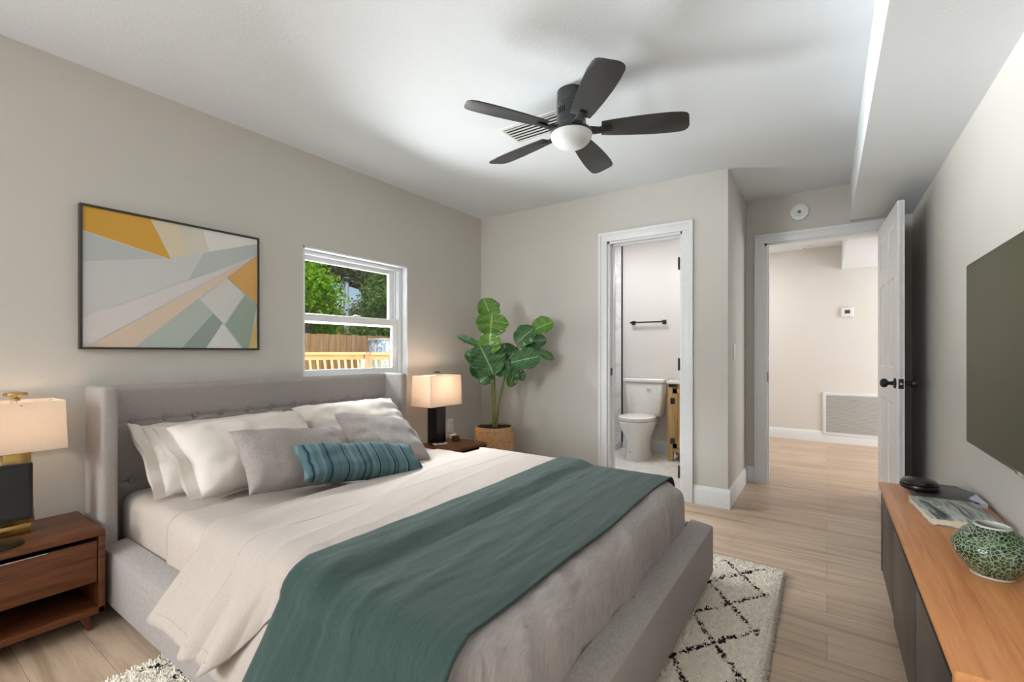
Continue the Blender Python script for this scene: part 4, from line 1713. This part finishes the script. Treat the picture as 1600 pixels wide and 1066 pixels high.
# vanity
vn = thing('bathroom_vanity', 'knotty wood bathroom vanity with black hinges beside the toilet', 'vanity', (-1.0, 5.0, .004))
vx0, vx1, vy0, vy1 = -1.354, -.72, 4.82, BY - .016
b = B()
b.box(vx0, vx0 + .05, vy0, vy0 + .05, .004, .80, .003).box(vx1 - .05, vx1, vy0, vy0 + .05, .004, .80, .003)
b.box(vx0, vx0 + .05, vy1 - .05, vy1, .004, .80, .003).box(vx1 - .05, vx1, vy1 - .05, vy1, .004, .80, .003)
b.box(vx0 + .008, vx0 + .02, vy0 + .05, vy1 - .05, .10, .80).box(vx1 - .02, vx1 - .008, vy0 + .05, vy1 - .05, .10, .80)
b.box(vx0 + .05, vx1 - .05, vy0 + .008, vy0 + .03, .10, .14, .002).box(vx0 + .05, vx1 - .05, vy0 + .004, vy0 + .03, .755, .80, .002)
b.box(vx0 + .02, vx1 - .02, vy0 + .02, vy1 - .01, .10, .12)
b.build('body', M['vanity'], vn)
for (xa, xb) in ((vx0 + .052, -1.04), (-1.034, vx1 - .052)):
    b = B()
    b.box(xa, xb, vy0 + .006, vy0 + .022, .145, .75, .002)
    b.box(xa, xa + .045, vy0 - .004, vy0 + .008, .145, .75, .002).box(xb - .045, xb, vy0 - .004, vy0 + .008, .145, .75, .002)
    b.box(xa, xb, vy0 - .004, vy0 + .008, .145, .195, .002).box(xa, xb, vy0 - .004, vy0 + .008, .70, .75, .002)
    b.hexa([(xa + .04, vy0 - .003, .19), (xa + .09, vy0 - .003, .19), (xa + .09, vy0 + .008, .19), (xa + .04, vy0 + .008, .19),
            (xb - .09, vy0 - .003, .705), (xb - .04, vy0 - .003, .705), (xb - .04, vy0 + .008, .705), (xb - .09, vy0 + .008, .705)])
    d = b.build('door', M['vanity'], vn)
    if xa < -1.2:
        for z in (.215, .625):
            B().box(xa - .022, xa + .022, vy0 - .009, vy0 - .003, z - .03, z + .03, .001).build('hinge', M['black'], d)
B().box(vx0 + .012, vx0 + .10, vy0 - .004, vy0 + .006, .765, .795, .001).build('corner_strap', M['black'], vn)
B().box(vx0 - .01, vx1 + .01, vy0 - .012, BY - .002, .80, .83, .004).build('countertop', M['porcelain'], vn)

# shower curb and glass
struct('trim_4', B().box(-2.14, -1.985, FY + .1, BY - .006, .004, .075, .004), M['marble'])
sg = thing('shower_screen', 'clear glass shower screen with thin black wall channel', 'shower screen', (-2.06, 4.6, .075))
B().box(-2.066, -2.056, 4.45, BY - .02, .075, 2.05).build('glass_panel', M['glass'], sg, smooth=False)
B().box(-1.988, -1.976, BY - .022, BY - .002, .075, H - .004).build('wall_channel', M['black'], sg, smooth=False)

vl = bpy.data.lights.new('vanity_light', 'POINT')
vl.energy = 3.5
vl.shadow_soft_size = .06
vlo = bpy.data.objects.new('vanity_light', vl)
COL.objects.link(vlo)
vlo.location = (-1.0, 4.98, 1.95)

# ------------------------------------------------------------------ television on the right wall
tvx = thing('wall_television', 'large flat olive-black television mounted on the right wall', 'television', (RX, 1.98, 1.115))
b = B()
B().box(.474, .50, 1.34, 2.62, .755, 1.477, .003).build('housing', M['blackp'], tvx)
B().box(.4725, .4742, 1.348, 2.612, .768, 1.470).build('screen', M['screen'], tvx, smooth=False)
B().box(.50, RX, 1.75, 2.2, .95, 1.28).build('wall_mount', M['black'], tvx, smooth=False)
B().box(.4715, .476, 1.90, 2.02, .7535, .764, .001).build('badge_strip', M['chrome'], tvx)

# ------------------------------------------------------------------ console
cs = thing('media_console', 'orange oak console with dark doors below the wall television', 'console', (.36, 1.93, 0))
cx0, cx1, cy0, cy1, cz0, cz1 = .20, .512, 1.17, 2.69, .13, .53
B().box(cx0 - .004, cx1, cy0, cy1, cz1 - .022, cz1, .002).build('top', M['oak'], cs)
B().box(cx0 - .004, cx1, cy0, cy0 + .022, cz0, cz1 - .022, .001).build('side_panel', M['oak'], cs)
B().box(cx0 + .004, cx1, cy1 - .022, cy1 - .004, cz0, cz1 - .022, .001).build('side_panel', M['espresso'], cs)
B().box(cx0 + .03, cx1, cy0 + .02, cy1 - .02, cz0, cz0 + .02).box(cx1 - .014, cx1 - .004, cy0 + .02, cy1 - .02, cz0, cz1 - .022).box(cx0 + .03, cx0 + .035, cy0 + .02, cy1 - .02, cz0, cz1 - .02).build('carcass', M['dark'], cs, smooth=False)
dl = [(cy0 + .03, 1.655), (1.672, 2.165), (2.182, cy1 - .03)]
for i, (ya, yb) in enumerate(dl):
    B().box(cx0 + (.0 if i < 2 else .006), cx0 + .026, ya, yb, cz0 + .004, cz1 - (.048 if i < 2 else .026), .002).build('door', M['espresso'], cs)
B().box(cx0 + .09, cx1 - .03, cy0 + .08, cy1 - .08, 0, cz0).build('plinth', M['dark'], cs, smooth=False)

# books, case and vase on it
bk = thing('book', 'large dark book lying at the far end of the console', 'book', (.395, 2.553, cz1), radians(2), 'books on the console')
B().box(-.098, .098, -.128, .128, .001, .018, .001).build('pages', plain('book_pages', (225, 218, 205), 0.8), bk, local=True)
b = B()
mm = Mat('dark_photo_cover', (44, 42, 42), 0.3)
sp = mm.new('ShaderNodeSeparateXYZ')
mm.link(mm.coords(), sp.inputs[0])
cv = mm.math('ADD', mm.math('MULTIPLY', sp.outputs[0], 6.0), mm.math('MULTIPLY', mm.noise(7.0, mm.coords(), 1), 0.95))
mm.color(mm.ramp(cv, [(0.80, (58, 55, 52)), (0.86, (24, 26, 30)), (0.95, (30, 34, 44)), (1.0, (190, 198, 216))]))
b.box(-.10, .10, -.131, .131, .018, .0215, .001).box(-.10, .10, -.131, .131, 0, .0025, .001).box(-.1005, -.098, -.131, .131, 0, .0215, .001)
b.build('cover', mm.m, bk, local=True)
bk2 = thing('book', 'book with pale grey striped cover overlapping the dark one', 'book', (.375, 2.264, cz1), radians(6), 'books on the console')
B().box(-.093, .093, -.138, .138, .003, .022, .001).build('pages', plain('cream_pages', (226, 214, 190), 0.8), bk2, local=True)
mm = Mat('striped_grey_cover', (180, 184, 180), 0.35)
v = mm.coords((1, 1, 1), (0, 0, radians(18)))
wv = mm.noise(1.0, mm.coords((26, 4, 1), (0, 0, radians(14))), 3, 0.5, 0.8)
mm.color(mm.ramp(wv, [(0.36, (72, 78, 76)), (0.44, (150, 156, 152)), (0.52, (206, 208, 202)), (0.60, (118, 132, 122)), (0.7, (190, 196, 188))]))
b = B()
b.box(-.096, .096, -.142, .142, .022, .0255, .001).box(-.096, .096, -.142, .142, .0, .003, .001)
b.build('cover', mm.m, bk2, local=True)
hc = thing('round_case', 'flat round black case lying on the dark book', 'case', (.318, 2.545, cz1 + .0215))
b = B()
b.rings([ell(.318, 2.545, .052, .058, .5515), ell(.318, 2.545, .062, .068, .558), ell(.318, 2.545, .064, .07, .566), ell(.318, 2.545, .062, .068, .5725)])
b.build('lower_shell', M['blackp'], hc, angle=60)
b = B()
b.rings([ell(.318, 2.545, .060, .066, .5745), ell(.318, 2.545, .062, .068, .579), ell(.318, 2.545, .052, .058, .590), ell(.318, 2.545, .03, .034, .594), ell(.318, 2.545, .01, .012, .595)])
b.rings([ell(.318, 2.545, .058, .064, .5725), ell(.318, 2.545, .058, .064, .5745)])
b.build('lid', M['blackp'], hc, angle=60)

vs = thing('ceramic_vase', 'squat green crackle-glazed vase near the front of the console', 'vase', (.362, 1.725, cz1))
prof = [(.040, .000), (.043, .003), (.042, .006), (.054, .020), (.070, .040), (.079, .060), (.081, .072), (.076, .090), (.061, .110), (.045, .124), (.037, .130)]
pts = []
b = B()
b.lathe(prof[2:], (.362, 1.725, cz1), 56, False, False)
b.build('body', M['vase'], vs, angle=80)
b = B()
b.lathe([(.037, .130), (.0365, .134), (.033, .1345), (.031, .130), (.036, .118), (.05, .10), (.05, .04), (.02, .02)], (.362, 1.725, cz1), 48, False, True)
b.build('lip', plain('pale_glaze_rim', (206, 206, 196), 0.3), vs, angle=60)
B().lathe([(.040, 0), (.043, .002), (.042, .0065), (.02, .0068)], (.362, 1.725, cz1), 48).build('foot_ring', plain('unglazed_rim', (200, 190, 180), 0.6), vs)

# ------------------------------------------------------------------ potted fiddle-leaf fig
PX, PY = -2.385, 3.22
pp = thing('potted_plant', 'fiddle-leaf fig in a woven basket standing in the corner', 'plant', (PX, PY, 0))
b = B()
prof = [(.135, 0), (.15, .02), (.17, .12), (.178, .24), (.178, .36), (.170, .45), (.160, .482), (.152, .484), (.150, .47), (.15, .445), (.05, .44)]
b.lathe(prof, (PX, PY, 0), 56)
b.build('basket', M['basket'], pp, angle=70)
b = B()
rr = random.Random(2)
P = []
for i in range(9):
    P.append([(PX + .149 * i / 8 * cos(2 * pi * j / 28), PY + .149 * i / 8 * sin(2 * pi * j / 28), .472 + rr.uniform(-.006, .008)) for j in range(29)])
for row in P:
    row[-1] = row[0]
b.grid(P)
b.build('soil', M['soil'], pp)
for pts, r0 in (([(-2.385, 3.222, .46), (-2.378, 3.22, .65), (-2.384, 3.217, .90), (-2.392, 3.20, 1.1), (-2.40, 3.185, 1.27), (-2.395, 3.18, 1.40)], .011),
                ([(-2.372, 3.23, .46), (-2.352, 3.238, .68), (-2.30, 3.275, .95), (-2.262, 3.296, 1.05), (-2.20, 3.32, 1.2), (-2.10, 3.335, 1.30)], .010),
                ([(-2.395, 3.215, .46), (-2.40, 3.215, .68), (-2.40, 3.20, .9), (-2.42, 3.17, 1.0)], .008)):
    b = B()
    fine = []
    for i in range(len(pts) - 1):
        for k in range(4):
            fine.append(Vector(pts[i]).lerp(Vector(pts[i + 1]), k / 4))
    fine.append(Vector(pts[-1]))
    b.tube(fine, [r0 * (1 - .6 * i / len(fine)) for i in range(len(fine))], 9)
    b.build('stem', M['stem'], pp)

TOCAM = Vector((-PX, -PY, .35)).normalized()


def leaf(base, tip, width, mat, cup=.30, bend=.18, toward=TOCAM, seed=0):
    base, tip = Vector(base), Vector(tip)
    d = tip - base
    L = d.length
    ex = d / L
    nrm = Vector(toward)
    ey = nrm.cross(ex).normalized()
    ez = ex.cross(ey).normalized()
    b = B()
    bm = b.bm
    uvl = bm.loops.layers.uv.new('UVMap')
    nu, nv = 22, 12
    V, UV = [], []
    for i in range(nu + 1):
        u = i / nu
        # fiddle outline: narrow near the base, waist, wide towards the tip
        w = (sin(pi * min(1, u ** .80)) ** .55) * (.72 + .28 * u) if 0 < u < 1 else 0
        w *= 1 - .10 * exp(-((u - .36) / .10) ** 2)
        row, ruv = [], []
        for j in range(nv + 1):
            v = -1 + 2 * j / nv
            y = v * w * width / 2
            z = cup * width * .5 * (v * v) * w - bend * L * (u - .35) ** 2 + width * .05 * sin(u * 19 + seed + abs(v) * 3) * abs(v) * w
            z -= .012 * abs(sin(pi * (u * 8 - abs(v) * 2.2))) * .25 * w
            row.append(bm.verts.new(base + ex * (u * L) + ey * y + ez * z))
            ruv.append((u, v))
        V.append(row)
        UV.append(ruv)
    for i in range(nu):
        for j in range(nv):
            q = [(i, j), (i + 1, j), (i + 1, j + 1), (i, j + 1)]
            vs_ = [V[a][c] for a, c in q]
            f = bm.faces.new(vs_)
            for lp, (a, c) in zip(f.loops, q):
                lp[uvl].uv = UV[a][c]
    o = b.build('leaf', mat, pp, recalc=False, angle=85)
    md = o.modifiers.new('thickness', 'SOLIDIFY')
    md.thickness = .0015
    return o


LV = [((-2.386, 3.19, 1.393), (-2.443, 3.151, 1.592), .193, 1), ((-2.381, 3.157, 1.264), (-2.366, 3.167, 1.475), .267, 1),
      ((-2.355, 3.115, 1.285), (-2.351, 3.117, 1.108), .201, 1), ((-2.478, 3.151, 1.177), (-2.652, 3.033, 1.272), .061, 2),
      ((-2.313, 3.119, .928), (-2.414, 3.05, 1.198), .305, 2), ((-2.075, 3.342, 1.306), (-1.929, 3.442, 1.39), .155, 1),
      ((-2.173, 3.239, 1.195), (-2.046, 3.326, 1.333), .169, 2), ((-2.164, 3.269, 1.199), (-1.967, 3.404, 1.231), .142, 2),
      ((-2.183, 3.171, 1.035), (-1.971, 3.316, 1.097), .187, 2), ((-2.06, 3.34, 1.144), (-1.911, 3.442, 1.066), .075, 2),
      ((-2.179, 3.235, .998), (-2.212, 3.212, .825), .106, 2), ((-2.177, 3.26, .997), (-2.128, 3.294, .879), .075, 2),
      ((-2.275, 3.29, 1.031), (-2.315, 3.263, 1.201), .178, 2), ((-2.337, 3.151, .938), (-2.236, 3.22, 1.057), .158, 2),
      ((-2.397, 3.231, .921), (-2.571, 3.112, 1.006), .187, 2),
      ((-2.42, 3.20, 1.02), (-2.60, 3.08, 1.12), .16, 2), ((-2.30, 3.25, 1.0), (-2.20, 3.30, 1.16), .17, 2), ((-2.36, 3.17, .97), (-2.45, 3.10, .86), .15, 2)]
for i, (bs, tp, w, k) in enumerate(LV):
    leaf(bs, tp, w * 1.28, M['leaf%d' % k], seed=i, toward=TOCAM + Vector((.25 * sin(i * 2.1), .25 * cos(i * 1.3), .25)))
    # petiole from the nearest stem
